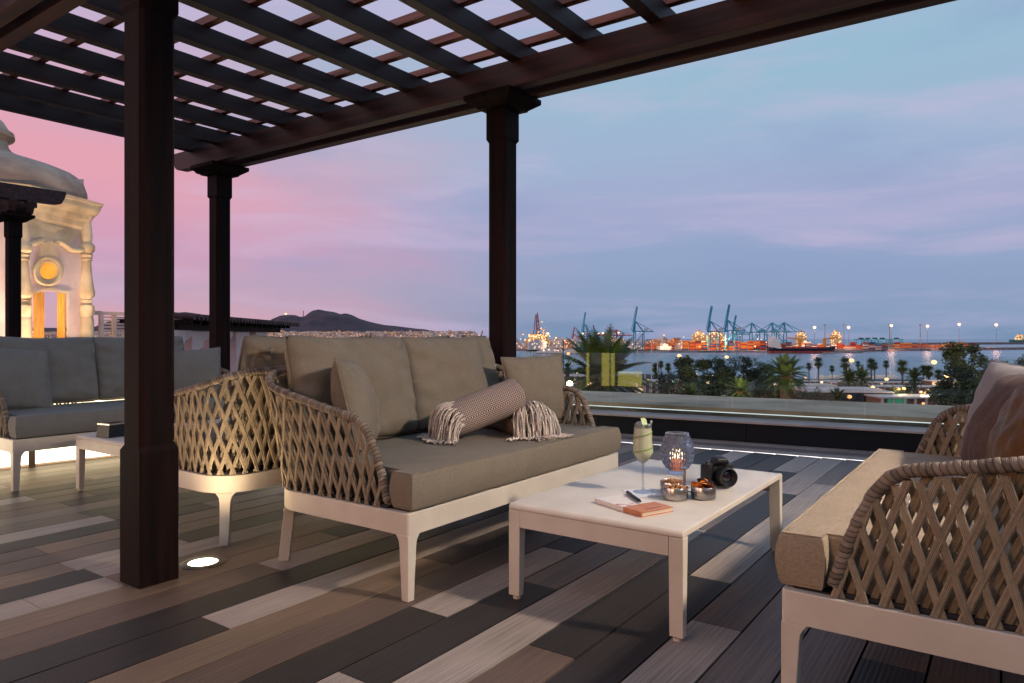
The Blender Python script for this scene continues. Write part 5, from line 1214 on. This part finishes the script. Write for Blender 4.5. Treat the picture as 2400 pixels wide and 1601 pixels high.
def rnd_oct(r, z):
    pts = []; o8 = oct_(r, z)
    for k in range(8):
        a, b_, c2 = o8[k-1], o8[k], o8[(k+1) % 8]
        for t_ in (-.5, -.3, -.12, 0, .12, .3): 
            q = b_.lerp(a if t_ < 0 else c2, abs(t_)); q2 = CEN+Vector((0, 0, z)); q = q2+(q-q2)*(1-.035*(1-min(1, abs(t_)/.3))); pts.append(q)
    return pts
mb.loft([rnd_oct(r_, z) for r_, z in dp]); mb.build('dome', M['dome'], tw, smooth=35)
lamp('tower_interior_light', 'POINT', CEN+Vector((0, 0, 1.6))+eo*.6, 330, (1, .62, .20), .25, parent=tw)
for (u, v), e_ in (((140, 800), 60), ((60, 800), 40)):
    q = onf(u, 830, 1.3); lamp('tower_fill_light', 'SPOT', (q.x, q.y, -.6), e_*11, (1, .74, .50), .15, aim=onf(u+10, 560, 0), spot=80, parent=tw)  # unseen spots added to warm and brighten the tower face
q = onf(90, 800, 7.0); lamp('dome_fill_light', 'SPOT', (q.x, q.y, 1.2), 1500, (1, .76, .56), .3, aim=CEN+Vector((0, 0, 5.4)), spot=60, parent=tw)  # unseen spot added to brighten the dome
# ================================================================ slatted screen, tiled roof on pink piers
M['whitew'] = mat('white_painted_timber', C(216, 192, 184), .7, fn=noise_col(C(204, 180, 172), C(224, 202, 194), 2, 4))
sc = empty('louvred_screen', label='tall white slatted screen between the tower and the big dark post', cat='screen')
def spost(u, d, w_, z1, z0=-3): mb = MB(); p_ = at(u, d); mb.box(p_.x-w_/2, p_.x+w_/2, p_.y-w_/2, p_.y+w_/2, z0, z1); mb.build('post', M['whitew'], sc)
zt_ = zat(737, 25)
for u, d in ((212, 24), (237, 25), (267, 25.3), (300, 25.7), (335, 26), (370, 26.4), (400, 26.8), (426, 27)): spost(u, d, .13, zt_)
mb = MB(); mb.bar(at(196, 24.6, zt_+.05), at(238, 25, zt_+.05), .12, .14); mb.bar(at(236, 25, zt_+.04), at(430, 27, zt_+.04), .14, .12); mb.build('top_rail', M['whitew'], sc)
us_ = [(241, 25), (265, 25.3), (298, 25.7), (333, 26), (368, 26.4), (398, 26.8), (424, 27)]
for (u0, d0), (u1, d1) in zip(us_, us_[1:]):
    mb = MB(); a, b_ = at(u0+1, d0), at(u1-1.5, d1)
    for i in range(24): z = zt_-.1-i*.115; mb.bar(a+Vector((0, 0, z)), b_+Vector((0, 0, z)), .02, .062)
    mb.build('slat_panel', M['whitew'], sc)
tr = empty('tiled_roof_arcade', label='dark tiled lean-to roof on pink piers behind the sofas', cat='building')
a, b_ = at(400, 16.2), at(668, 26.2); d_ = (b_-a).normalized(); n_ = Vector((-d_.y, d_.x, 0)); n_ = n_ if n_.x*SS-n_.y*CC < 0 else -n_
M['tile'] = mat('dark_roof_tile', C(74, 48, 46), .75, fn=noise_col(C(48, 32, 34), C(100, 66, 60), 2.5, 6))
ZR = 1.36
mb = MB(); q0, q1 = a-n_*.5, b_-n_*.5
mb.loft([[q0+Vector((0, 0, ZR-.06)), q1+Vector((0, 0, ZR-.06)), q1+n_*1.1+Vector((0, 0, ZR+.02)), q0+n_*1.1+Vector((0, 0, ZR+.02))], [q0+Vector((0, 0, ZR)), q1+Vector((0, 0, ZR)), q1+n_*1.1+Vector((0, 0, ZR+.08)), q0+n_*1.1+Vector((0, 0, ZR+.08))]]); mb.build('roof', M['tile'], tr)
L_ = (q1-q0).length; mb = MB(); k = 0
while k*.26 < L_: p_ = q0+d_*(k*.26); mb.tube([p_-n_*.05+Vector((0, 0, ZR+.0)), p_+n_*1.1+Vector((0, 0, ZR+.09))], .075, 8); k += 1
mb.build('tile_rows', M['tile'], tr, smooth=50)
mb = MB(); mb.bar(a-n_*.1+Vector((0, 0, ZR-.20)), b_-d_*1.3-n_*.1+Vector((0, 0, ZR-.20)), .16, .20); 
k = 0
while k*.55 < L_-1: p_ = a+d_*(k*.55)-n_*.48; mb.bar(p_+Vector((0, 0, ZR-.10)), p_+n_*1.6+Vector((0, 0, ZR-.10)), .09, .09); k += 1
mb.build('eave_beam', M['wood'], tr)
def pier(u, d, w_=.27):
    p_ = at(u, d); Mx = Matrix.Translation(p_) @ Matrix(((d_.x, n_.x, 0, 0), (d_.y, n_.y, 0, 0), (0, 0, 1, 0), (0, 0, 0, 1)))
    mb = MB(); mb.box(-w_*.9, w_*.9, -w_/2, w_/2+.15, -3, ZR-.30, M=Mx)
    prf = [(w_*.9, ZR-.30), (w_*.9+.75, ZR-.30), (w_*.9+.75, ZR-.42), (w_*.9+.6, ZR-.5), (w_*.9+.36, ZR-.55), (w_*.9+.25, ZR-.68), (w_*.9, ZR-.78)]
    mb.loft([[Mx @ Vector((x, y, z)) for x, z in prf] for y in (-w_/2, w_/2+.15)])
    mb.build('pier', M['pinkw'], tr)
for u, d in ((395, 16), (446, 17.4), (505, 19), (549, 20.6), (595, 22.4)): pier(u, d)
# ================================================================ trees and palms of the park
LEAFC = [(C(44, 62, 36), C(72, 92, 48)), (C(34, 48, 32), C(58, 76, 46)), (C(52, 66, 44), C(86, 102, 62))]
M['leaf'] = [mat('foliage_%s' % w_, c1, .8, fn=noise_col(c1, c2, .9, 5)) for w_, (c1, c2) in zip(('green', 'dark', 'olive'), LEAFC)]
M['frond'] = mat('palm_frond', C(54, 84, 36), .6, fn=noise_col(C(38, 60, 30), C(84, 110, 48), .8, 4))
M['dead'] = mat('dry_palm_skirt', C(120, 92, 66), .9, fn=noise_col(C(88, 66, 48), C(146, 114, 84), 1.5, 5))
M['trunk'] = mat('palm_trunk', C(104, 76, 58), .9, fn=noise_col(C(74, 54, 42), C(130, 98, 76), 3, 6, (1, 1, 3), .5, 12, dist=.05))
def gz(d): return SEA+.6
def crown_leaf_quads(mb, c, R_, n, ls, rn, squash=.8, hollow=.35):
    blobs = []
    for k in range(9):
        a = rn.uniform(0, 2*pi); q = rn.uniform(.25, .75); blobs.append((Vector((cos(a)*q, sin(a)*q, rn.uniform(-.5, .75)*squash)), rn.uniform(.28, .5)))
    for k in range(n):
        b0, br = rn.choice(blobs); v = Vector((rn.gauss(0, 1), rn.gauss(0, 1), rn.gauss(0, 1))).normalized()*(br*(hollow+(1-hollow)*rn.random()))
        p_ = c+(b0+Vector((v.x, v.y, v.z*squash)))*R_; s_ = ls*rn.uniform(.6, 1.3)
        x = Vector((rn.gauss(0, 1), rn.gauss(0, 1), rn.gauss(0, .6))).normalized(); y = x.cross(Vector((rn.gauss(0, 1), rn.gauss(0, 1), rn.gauss(0, 1)))).normalized()
        mb.add([p_-x*s_, p_+y*s_*.45, p_+x*s_, p_-y*s_*.45], [(0, 1, 2, 3)])
def tree(u, d, vtop, wpx, label, kind=1, n=1500, vbase=None, seed=0, squash=.85):
    rn = random.Random(seed+int(u)); ztop = zat(vtop, d); R_ = wpx/2*d/F; zc = ztop-R_*squash
    e = empty('tree', at(u, d, gz(d)), 0, label, 'tree', 'broad trees of the park')
    o = e.location; mb = MB(); crown_leaf_quads(mb, Vector((0, 0, zc-o.z)), R_*1.15, int(n*1.3), R_*.085, rn, squash); crown_leaf_quads(mb, Vector((R_*.3, -R_*.2, zc-o.z-R_*1.1)), R_*1.2, n//2, R_*.12, rn, squash)
    mb.build('crown', M['leaf'][kind], e)
    mb = MB(); h = zc-o.z
    mb.tube([(0, 0, 0), (.1*R_, 0, h*.5), (0, .1*R_, h)], lambda i: R_*(.09, .07, .03)[i], 8)
    for k in range(7): a = k*.9; mb.tube([(0, 0, h*(.55+.05*k)), (cos(a)*R_*.4, sin(a)*R_*.4, h*(.62+.05*k)+R_*.2), (cos(a)*R_*.8, sin(a)*R_*.8, h*(.66+.05*k)+R_*.4)], lambda i: R_*(.04, .025, .01)[i], 6)
    mb.build('trunk', M['trunk'], e); return e
def frond(mb, c, az, el, L_, droop, lw, n=14, w_=.03):
    """a feather frond: arching rib with thin leaflets on both sides"""
    pts = []; p_ = Vector(c); d_ = Vector((cos(az)*cos(el), sin(az)*cos(el), sin(el)))
    for i in range(n+1): pts.append(p_.copy()); p_ = p_+d_*(L_/n); d_ = (d_+Vector((0, 0, -droop/n))).normalized()
    mb.tube(pts, lambda i: w_*(1-.8*i/n), 4)
    for i in range(1, n):
        t_ = (pts[i+1]-pts[i-1]).normalized(); sd_ = t_.cross(Vector((0, 0, 1))); sd_ = sd_.normalized() if sd_.length > .05 else Vector((1, 0, 0))
        q = i/n; ll = lw*sin(pi*min(1, q*.9+.12))**.7
        for s_ in (-1, 1):
            for jj in (0, .33, .66):
                b0 = pts[i].lerp(pts[i+1], jj); tip = b0+(sd_*s_*.78+t_*.62+Vector((0, 0, -.22+.25*jj))).normalized()*ll; wv = t_*ll*.085+Vector((0, 0, ll*.03))
                mb.add([b0-wv, b0+wv, tip], [(0, 1, 2)])
def feather_palm(u, d, vc, wpx, label, seed=0, nf=56, trunk_r=.35, up=.0, skirt=True, group='feather palms of the park'):
    rn = random.Random(seed*13+int(u)); zc = zat(vc, d); R_ = wpx/2*d/F; e = empty('palm_tree', at(u, d, gz(d)), 0, label, 'palm tree', group); h = zc-e.location.z
    mb = MB()
    for k in range(nf):
        q = (k+.5)/nf; el = R(78)-q**1.05*R(116)+rn.uniform(-.14, .14); frond(mb, (0, 0, h), k*2.39996+rn.uniform(-.15, .15), el, R_*rn.uniform(.92, 1.1), rn.uniform(.75, 1.15), R_*.24, w_=R_*.012)
    mb.build('crown', M['frond'], e)
    if skirt:
        mb = MB()
        for k in range(14): frond(mb, (0, 0, h-.1*R_), k*.45+rn.random(), -R(50)-rn.random()*.4, R_*.62, .5, R_*.10, w_=R_*.012)
        mb.build('dry_fronds', M['dead'], e)
    mb = MB(); mb.tube([(0, 0, 0), (0, 0, h*.5), (0, 0, h-.5*R_*.3), (0, 0, h-.1*R_), (0, 0, h+.02*R_)], lambda i: trunk_r*(1, .9, .9, 1.5, .6)[i], 10, ring=lambda i, a: 1+.06*sin(6*a+i)); mb.build('trunk', M['trunk'], e); return e
def fan_palm(u, d, vc, wpx, label, seed=0, nf=40, vb=None):
    rn = random.Random(seed*7+int(u)); zc = zat(vc, d); R_ = wpx/2*d/F; e = empty('palm_tree', at(u, d, gz(d)), 0, label, 'palm tree', 'tall fan palms near the water'); h = zc-e.location.z
    mb = MB()
    for k in range(nf):
        q = (k+.5)/nf; el = R(80)-q*R(140); az = k*2.39996; d_ = Vector((cos(az)*cos(el), sin(az)*cos(el), sin(el))); c0 = Vector((0, 0, h))+d_*R_*.36; x = d_.cross(Vector((0, 0, 1))).normalized() if abs(d_.z) < .97 else Vector((1, 0, 0)); y = d_
        mb.bar((0, 0, h), c0, R_*.03)
        for j in range(-4, 5): a = j*.34; t_ = (y*cos(a)+x*sin(a)+Vector((0, 0, -.18*abs(j)/4))); mb.add([c0-x*R_*.09, c0+x*R_*.09, c0+t_*R_*.72*rn.uniform(.85, 1.1)], [(0, 1, 2)]); 
    mb.build('crown', M['frond'], e); mb = MB(); tr_ = max(.18, R_*.14); mb.tube([(0, 0, 0), (.02*h, 0, h*.5), (0, 0, h)], lambda i: tr_*(1, .8, .7)[i], 7)
    for k in range(18): a = k*.8; mb.bar((cos(a)*tr_*.5, sin(a)*tr_*.5, h-R_*.1), (cos(a)*tr_*1.8, sin(a)*tr_*1.8, h-R_*rn.uniform(.7, 1.1)), R_*.06)
    mb.build('trunk', M['trunk'], e); return e
feather_palm(1414, 50, 893, 268, 'large feather palm rising behind the glass, nearest of all the palms', 1, 54, .30)
feather_palm(850, 70, 838, 118, 'feather palm whose tips show above the left back cushion of the near sofa', 2, 40, .3)
feather_palm(1734, 78, 917, 74, 'low feather palm with a reddish trunk in front of the dark trees', 3, 44, .4)
feather_palm(1842, 95, 882, 118, 'feather palm with long drooping fronds left of the white-roofed building', 4, 60, .8)
feather_palm(1617, 80, 928, 70, 'low bushy feather palm left of the reddish-trunked one', 5, 44, .4)
feather_palm(1962, 110, 936, 62, 'low feather palm in front of the white-roofed building', 6, 40, .4)
feather_palm(1990, 240, 888, 60, 'leafy green palm left of the thin tall ones over the white roof', 7, 44, .4, skirt=False)
feather_palm(2019, 235, 886, 64, 'leafy green palm in front of the white roof, right one of the two', 8, 44, .4, skirt=False)
feather_palm(2143, 250, 886, 58, 'leafy green palm between the light joint of the glass and the lamps', 9, 44, .4, skirt=False)
feather_palm(1310, 90, 925, 84, 'shaggy palm just above the woven arm of the near sofa', 10, 44, .4)
feather_palm(1330, 120, 862, 40, 'small palm crown left of the large feather palm', 11, 30, .4)
for k, (u, d, vc, w_, s_) in enumerate(((1918, 400, 849, 21, 'first tall fan palm right of the big dark trees'), (1950, 420, 864, 13, 'small slender fan palm between two taller ones'), (1981, 390, 851, 24, 'tall fan palm above the left leafy palm'), (2042, 400, 852, 22, 'tall fan palm rising over the white roof'), (2050, 410, 857, 16, 'fan palm touching its taller neighbour over the white roof'), (2077, 410, 853, 15, 'isolated slender fan palm against open water'), (2115, 360, 859, 27, 'fan palm with thick crown on the joint of two glass panels'), (2164, 380, 866, 18, 'fan palm at the left of the pair beside the bright lamp'), (2176, 380, 870, 25, 'fuller fan palm of the pair beside the bright lamp'), (2200, 370, 877, 20, 'short fan palm right of the bright lamp'), (1896, 420, 858, 14, 'faint small fan palm left of the first tall one'), (2011, 400, 853, 12, 'tiny fan palm between the leafy palms'), (1536, 300, 862, 20, 'fan palm right of the large feather palm by the glass joint'), (1549, 330, 854, 14, 'slim fan palm against the water beside the glass joint'), (1566, 330, 860, 16, 'fan palm left of the dark tree mass'), (2214, 380, 879, 14, 'small fan palm before the amber lamps'))):
    fan_palm(u, d, vc, w_*1.4, s_, k)
for k, (u, d, vt, w_, s_, kd, n) in enumerate(((1628, 105, 838, 88, 'broad dark tree at the left end of the dark tree mass', 1, 1700), (1668, 120, 846, 60, 'dark tree filling the middle of the left tree mass', 1, 1300), (1700, 115, 842, 56, 'dark loose tree behind the low palm with the reddish trunk', 1, 1300), (1745, 125, 838, 50, 'upright dark tree topping the harbour stacks', 1, 1200), (1785, 125, 846, 56, 'feathery dark tree with the water showing through', 2, 1000), (1590, 100, 900, 90, 'low dark bushy tree beside the glass joint', 1, 1100), (1672, 90, 895, 120, 'low dark tree under the left tree mass', 1, 1300), (1790, 100, 905, 90, 'low dark tree between the two feather palms', 1, 1100),
        (2262, 110, 812, 92, 'tall airy tree rising over the mole right of the amber lamps', 2, 1900), (2330, 118, 838, 74, 'airy tree right of the tallest one', 2, 1400), (2392, 112, 836, 76, 'airy tree cut by the right edge of the picture', 2, 1400), (2300, 92, 895, 150, 'low dense tree in front of the airy trees', 0, 1700), (2220, 120, 905, 80, 'low tree by the amber lamps', 0, 1000), (1500, 95, 915, 110, 'low round tree behind the reflected yellow panel', 0, 1100), (1400, 85, 935, 150, 'low shrubby tree under the large feather palm', 0, 1200), (1905, 150, 905, 40, 'small tree left of the white-roofed building', 0, 700), (2105, 210, 913, 62, 'rounded clipped green tree right of the white-roofed building', 0, 1000), (1256, 95, 832, 44, 'small rounded tree between the middle post and the pillow', 0, 700), (1292, 110, 838, 26, 'small bush-like tree top above the right pillow', 0, 500), (1225, 100, 836, 30, 'dark tree top right beside the middle post', 1, 500), (1845, 170, 912, 60, 'low dark tree right of the drooping feather palm', 1, 900), (1880, 190, 918, 50, 'low dark bushy tree left of the pavilion wall', 1, 800), (2080, 230, 922, 40, 'dark bush behind the green sign', 1, 600), (2135, 240, 900, 40, 'small dark tree under the leafy palm', 1, 600), (2190, 240, 905, 50, 'dark tree behind the bright cafe', 1, 700), (2235, 150, 880, 60, 'mid-height dark tree right of the amber lamps', 1, 1000), (1555, 110, 925, 100, 'dark low tree right of the reflected yellow panel', 1, 1100), (1450, 75, 945, 130, 'dark shrub mass hard behind the parapet', 1, 1000), (1700, 85, 925, 100, 'dark shrub mass under the reddish-trunked palm', 1, 1100), (1780, 80, 935, 90, 'dark shrub mass left of the drooping palm trunk', 1, 1000), (2000, 260, 905, 36, 'dark little tree behind the pavilion roof', 1, 500), (1560, 120, 872, 60, 'dark round tree between the glass joint and the left tree mass', 1, 1000), (1600, 130, 848, 50, 'dark tree at the outer left of the left tree mass', 1, 1000), (1718, 105, 870, 90, 'dark full tree behind the reddish-trunked palm', 1, 1500), (1790, 130, 868, 60, 'dark tree touching the drooping palm on its left', 1, 1000), (1870, 220, 888, 46, 'dark tree under the first tall fan palm', 1, 700), (2250, 100, 862, 100, 'dark leafy tree below the tallest airy tree', 1, 1600), (2360, 100, 872, 110, 'dark leafy tree behind the pale pillow', 1, 1500), (1087, 900, 780, 13, 'distant conifer standing above the right back cushion', 1, 400))):
    tree(u, d, vt, w_, s_, kd, n, seed=k, squash=.85 if w_ > 30 else 1.0)
# ================================================================ shore: low buildings, boats, lamps
M['roofw'] = mat('white_flat_roof', C(226, 208, 196), .7, fn=noise_col(C(208, 190, 178), C(236, 220, 208), .3, 5))
M['facd'] = mat('dark_shop_front', C(40, 38, 44), .6)
M['warmw'] = mat('lit_shop_interior', C(150, 112, 84), .6, fn=winfn(.62, 1.3))
sh = empty('restaurant_pavilion', at(1975, 205, SEA+.6), 0, 'flat white-roofed pavilion with a dark sign front among the palms', 'building'); sh.rotation_euler = (0, 0, atan2(-CC, SS)-.12)
hw = 12.0; zz = zat(917, 205)-sh.location.z
mb = MB(); mb.box(-hw, hw, -6, 10, zz, zz+.35); mb.box(-hw+.5, hw-1.5, -2, 8, zz+.35, zz+.8); mb.build('roof', M['roofw'], sh)
mb = MB(); mb.box(-hw+.4, hw-.4, -5.6, 9.6, 0, zz-.01); mb.build('wall', M['facd'], sh)
tx = bpy.data.curves.new('lettering', 'FONT'); tx.body = 'TAO'; tx.size = 1.9; tx.extrude = .03; tx.align_x = 'CENTER'; to = bpy.data.objects.new('lettering_source', tx); COL.objects.link(to)
bpy.context.view_layer.update(); me = bpy.data.meshes.new_from_object(to.evaluated_get(bpy.context.evaluated_depsgraph_get())); bpy.data.objects.remove(to); me.materials.clear(); me.materials.append(M['roofw'])
to = bpy.data.objects.new('sign_letters', me); COL.objects.link(to); to.parent = sh; to.location = (7.6, -5.75, zz-2.9); to.rotation_euler = (pi/2, 0, 0)
def low(u, d, w_, hpx, v1, label, m, name='harbour_building', lit=True):
    e = empty(name, at(u, d, SEA+.6), atan2(-CC, SS)+.1*sin(u), label, 'building', 'low buildings of the marina'); zt2 = zat(v1, d)-e.location.z
    mb = MB(); mb.box(-w_/2, w_/2, 0, 9, 0, zt2-.4); mb.build('wall', M['warmw'] if lit else m, e); mb = MB(); mb.box(-w_/2-.6, w_/2+.6, -1.2, 9.6, zt2-.4, zt2); mb.build('roof', m, e)
    mb = MB(); n = int(w_/3)+1
    for i in range(n+1): mb.box(-w_/2+i*w_/n-.15, -w_/2+i*w_/n+.15, -1.1, -.1, 0, zt2-.41)
    mb.build('pillar', m, e); return e
for a_ in ((1945, 400, 40, 8, 893, 'long low white marina building under the slender fan palm', M['roofw']), (2030, 390, 34, 8, 897, 'low white marina roof behind the white-roofed pavilion', M['roofw']), (2080, 380, 46, 8, 896, 'wide pale marina building below the lone fan palm', M['roofw']), (2100, 330, 50, 8, 904, 'low red-banded terrace building right of the pavilion', M['tile']), (2160, 300, 36, 8, 906, 'pale terrace with lamps left of the amber lights', M['roofw']), (2245, 330, 22, 8, 893, 'small pale building glimpsed behind the amber lamps', M['roofw']), (2180, 190, 26, 8, 930, 'brightly lit cafe below the fan palms', M['roofw']), (2145, 200, 16, 8, 934, 'lit kiosk left of the bright cafe', M['roofw']), (1690, 260, 26, 8, 921, 'pale building glimpsed low between the dark trees', M['roofw']), (1560, 280, 24, 8, 892, 'low building behind the glass joint', M['roofw']), (1340, 300, 24, 8, 880, 'rose-lit low building left of the large palm', M['roofw']), (1890, 260, 20, 8, 902, 'small lit building left of the pavilion', M['roofw'])):
    low(*a_)
gp = tag(MB().box(-2.6, 2.6, -.1, .1, 0, 1.2).build('road_sign', mat('green_sign', C(30, 110, 74), .5, emit=(.1, .6, .35, 1), es=.25), loc=at(2103, 190, zat(944, 190)-.2), rot=(0, 0, atan2(-CC, SS))), 'small green sign board right of the pavilion', 'sign')
M['mastw'] = mat('white_boat_mast', C(228, 216, 208), .5)
rn = random.Random(12)
def boat(u, d, mh, label, s_=1.0):
    e = empty('sailing_boat', at(u, d, SEA), rn.uniform(0, 3), label, 'boat', 'moored boats of the marina'); mb = MB(); hull(mb, 11*s_, 3.4*s_, -.2, 1.2*s_, sheer=.4); mb.build('hull', M['shipw'], e)
    mb = MB(); mb.box(-2.6*s_, 1.8*s_, -1.1*s_, 1.1*s_, 1.2*s_, 2.0*s_); mb.build('cabin', M['shipw'], e)
    mb = MB(); mb.bar((.4, 0, 1.2), (.4, 0, mh), .16 if d < 450 else .22); mb.bar((.4, 0, 2.3), (-4, 0, 2.3), .14); mb.build('mast', M['mastw'], e); return e
for k in range(16): boat(1925+k*11+rn.uniform(-3, 3), 480+rn.uniform(-4, 24), rn.uniform(8, 15), 'white sailing boat moored along the marina edge')
for k in range(12): boat(1340+k*9+rn.uniform(-3, 3), 560+rn.uniform(0, 30), rn.uniform(12, 20), 'white sailing boat moored behind the large feather palm')
for u, vt, d in ((1320, 796, 160), (1312, 800, 250), (1346, 812, 260), (1360, 810, 270), (1494, 806, 250), (1527, 800, 220), (1512, 826, 260), (1541, 826, 260)):
    mb = MB(); p_ = at(u, d, SEA+.6); mb.bar(p_, at(u, d, zat(vt, d)), .0011*d if u != 1320 else .18); tag(mb.build('pole', M['mastw'] if u != 1320 else M['blackp']), 'thin pole standing up in front of the bay near the large palm', 'pole', 'thin poles by the large palm')
LM = ((1335, 899, 9.3, 13, 'l_glint', 'small dazzling glint in the glass beside the woven sofa arm, built as a lamp'), (1592, 834, 300, 9, 'l_white', 'bright street lamp left of the upright dark tree'), (1703, 837, 260, 8, 'l_white', 'bright street lamp in front of the left tree mass'), (1836, 841, 300, 8, 'l_white', 'bright street lamp above the drooping feather palm'), (1996, 845, 380, 10, 'l_white', 'bright street lamp beside a tall fan palm'), (2189, 849, 340, 11, 'l_white', 'brightest street lamp, right of the pair of fan palms'),  # first entry stands in for the floor light's glint in the glass
 (1632, 876, 200, 4, 'l_amber', 'small amber lamp in the dark trees'), (1659, 896, 160, 7, 'l_soft', 'soft yellow lamp low in the dark trees'), (1671, 880, 160, 4, 'l_soft', 'yellowish lamp stem in the dark trees'), (1817, 902, 220, 5, 'l_amber', 'amber lamp left of the drooping palm'), (1829, 900, 220, 4, 'l_amber', 'amber lamp beside the trunk of the drooping palm'), (1887, 886, 300, 5, 'l_amber', 'amber lamp right of the drooping palm'), (1954, 911, 230, 7, 'l_amber', 'amber lamp, left of the two over the pavilion'), (1965, 911, 230, 7, 'l_amber', 'amber lamp, right of the two over the pavilion'), (2045, 908, 260, 8, 'l_amber', 'amber lamp over the right end of the pavilion roof'), (2106, 912, 210, 7, 'l_amber', 'amber lamp left of the glass joint'), (2118, 911, 210, 8, 'l_amber', 'amber lamp right of the glass joint'), (2078, 889, 380, 8, 'l_white', 'white lamp on the marina building'), (2066, 899, 380, 5, 'l_white', 'smaller white lamp on the marina building'), (2159, 919, 200, 6, 'l_amber', 'amber lamp over the bright cafe'), (2169, 921, 200, 6, 'l_amber', 'amber lamp at the right of the cafe roof'), (2216, 880, 330, 5, 'l_amber', 'topmost of the three amber lamps by the airy trees'), (2222, 884, 330, 7, 'l_amber', 'largest of the three amber lamps by the airy trees'), (2213, 893, 330, 7, 'l_amber', 'lowest of the three amber lamps by the airy trees'), (2295, 883, 180, 6, 'l_amber', 'amber lamp inside the airy tree'), (2287, 934, 150, 5, 'l_soft', 'low soft lamp right of the cafe'), (2164, 946, 170, 6, 'l_amber', 'amber lamp at the foot of the cafe'), (1926, 896, 300, 5, 'l_soft', 'pale strip-like lamp left of the pavilion'), (1991, 930, 190, 9, 'l_amber', 'orange lantern glowing below the pavilion roof'),
 (1332, 829, 420, 7, 'l_amber', 'amber lamp across the water left of the large palm'), (1313, 836, 300, 7, 'l_green', 'greenish-white lamp above the pillow'), (1274, 841, 260, 4, 'l_amber', 'small amber lamp right of the middle post'), (1404, 890, 120, 6, 'l_white', 'lamp glinting left of the reflected yellow panel'), (1518, 892, 220, 6, 'l_amber', 'amber lamp left of the glass joint by the large palm'), (1577, 894, 200, 6, 'l_green', 'green-tinted lamp right of the glass joint'), (1349, 888, 140, 4, 'l_soft', 'small lamp under the large palm fronds'), (1398, 907, 110, 4, 'l_white', 'pair of small lamps low by the large palm'), (1353, 873, 300, 5, 'l_soft', 'yellow glow left of the large palm trunk'), (2090, 925, 240, 4, 'l_amber', 'dim lamp behind the clipped green tree'), (2140, 896, 300, 4, 'l_white', 'small white lamp left of the leafy palm'))
for u, v, d, px_, m_, s_ in LM: star(u, v, d, px_*1.2, s_, m_, 'street_lamp' if d > 50 else 'glass_glint', group='street lamps of the park and marina' if d > 50 else None, post_to=(SEA+.6 if d > 50 else .2), postm='grey')
for u, v, d, e_ in ((2170, 925, 195, 900), (2045, 905, 258, 1500), (1960, 905, 228, 900), (2112, 906, 206, 900), (2216, 878, 325, 2500), (1734, 880, 78, 260), (1660, 885, 100, 300), (1844, 870, 92, 260), (2290, 880, 105, 260), (1420, 880, 46, 110)):
    lamp('park_light', 'POINT', at(u, d-3, zat(v, d)), e_*4, (1, .68, .34), .5)
# loose parked cars glimpsed by the cafe and people-free paving
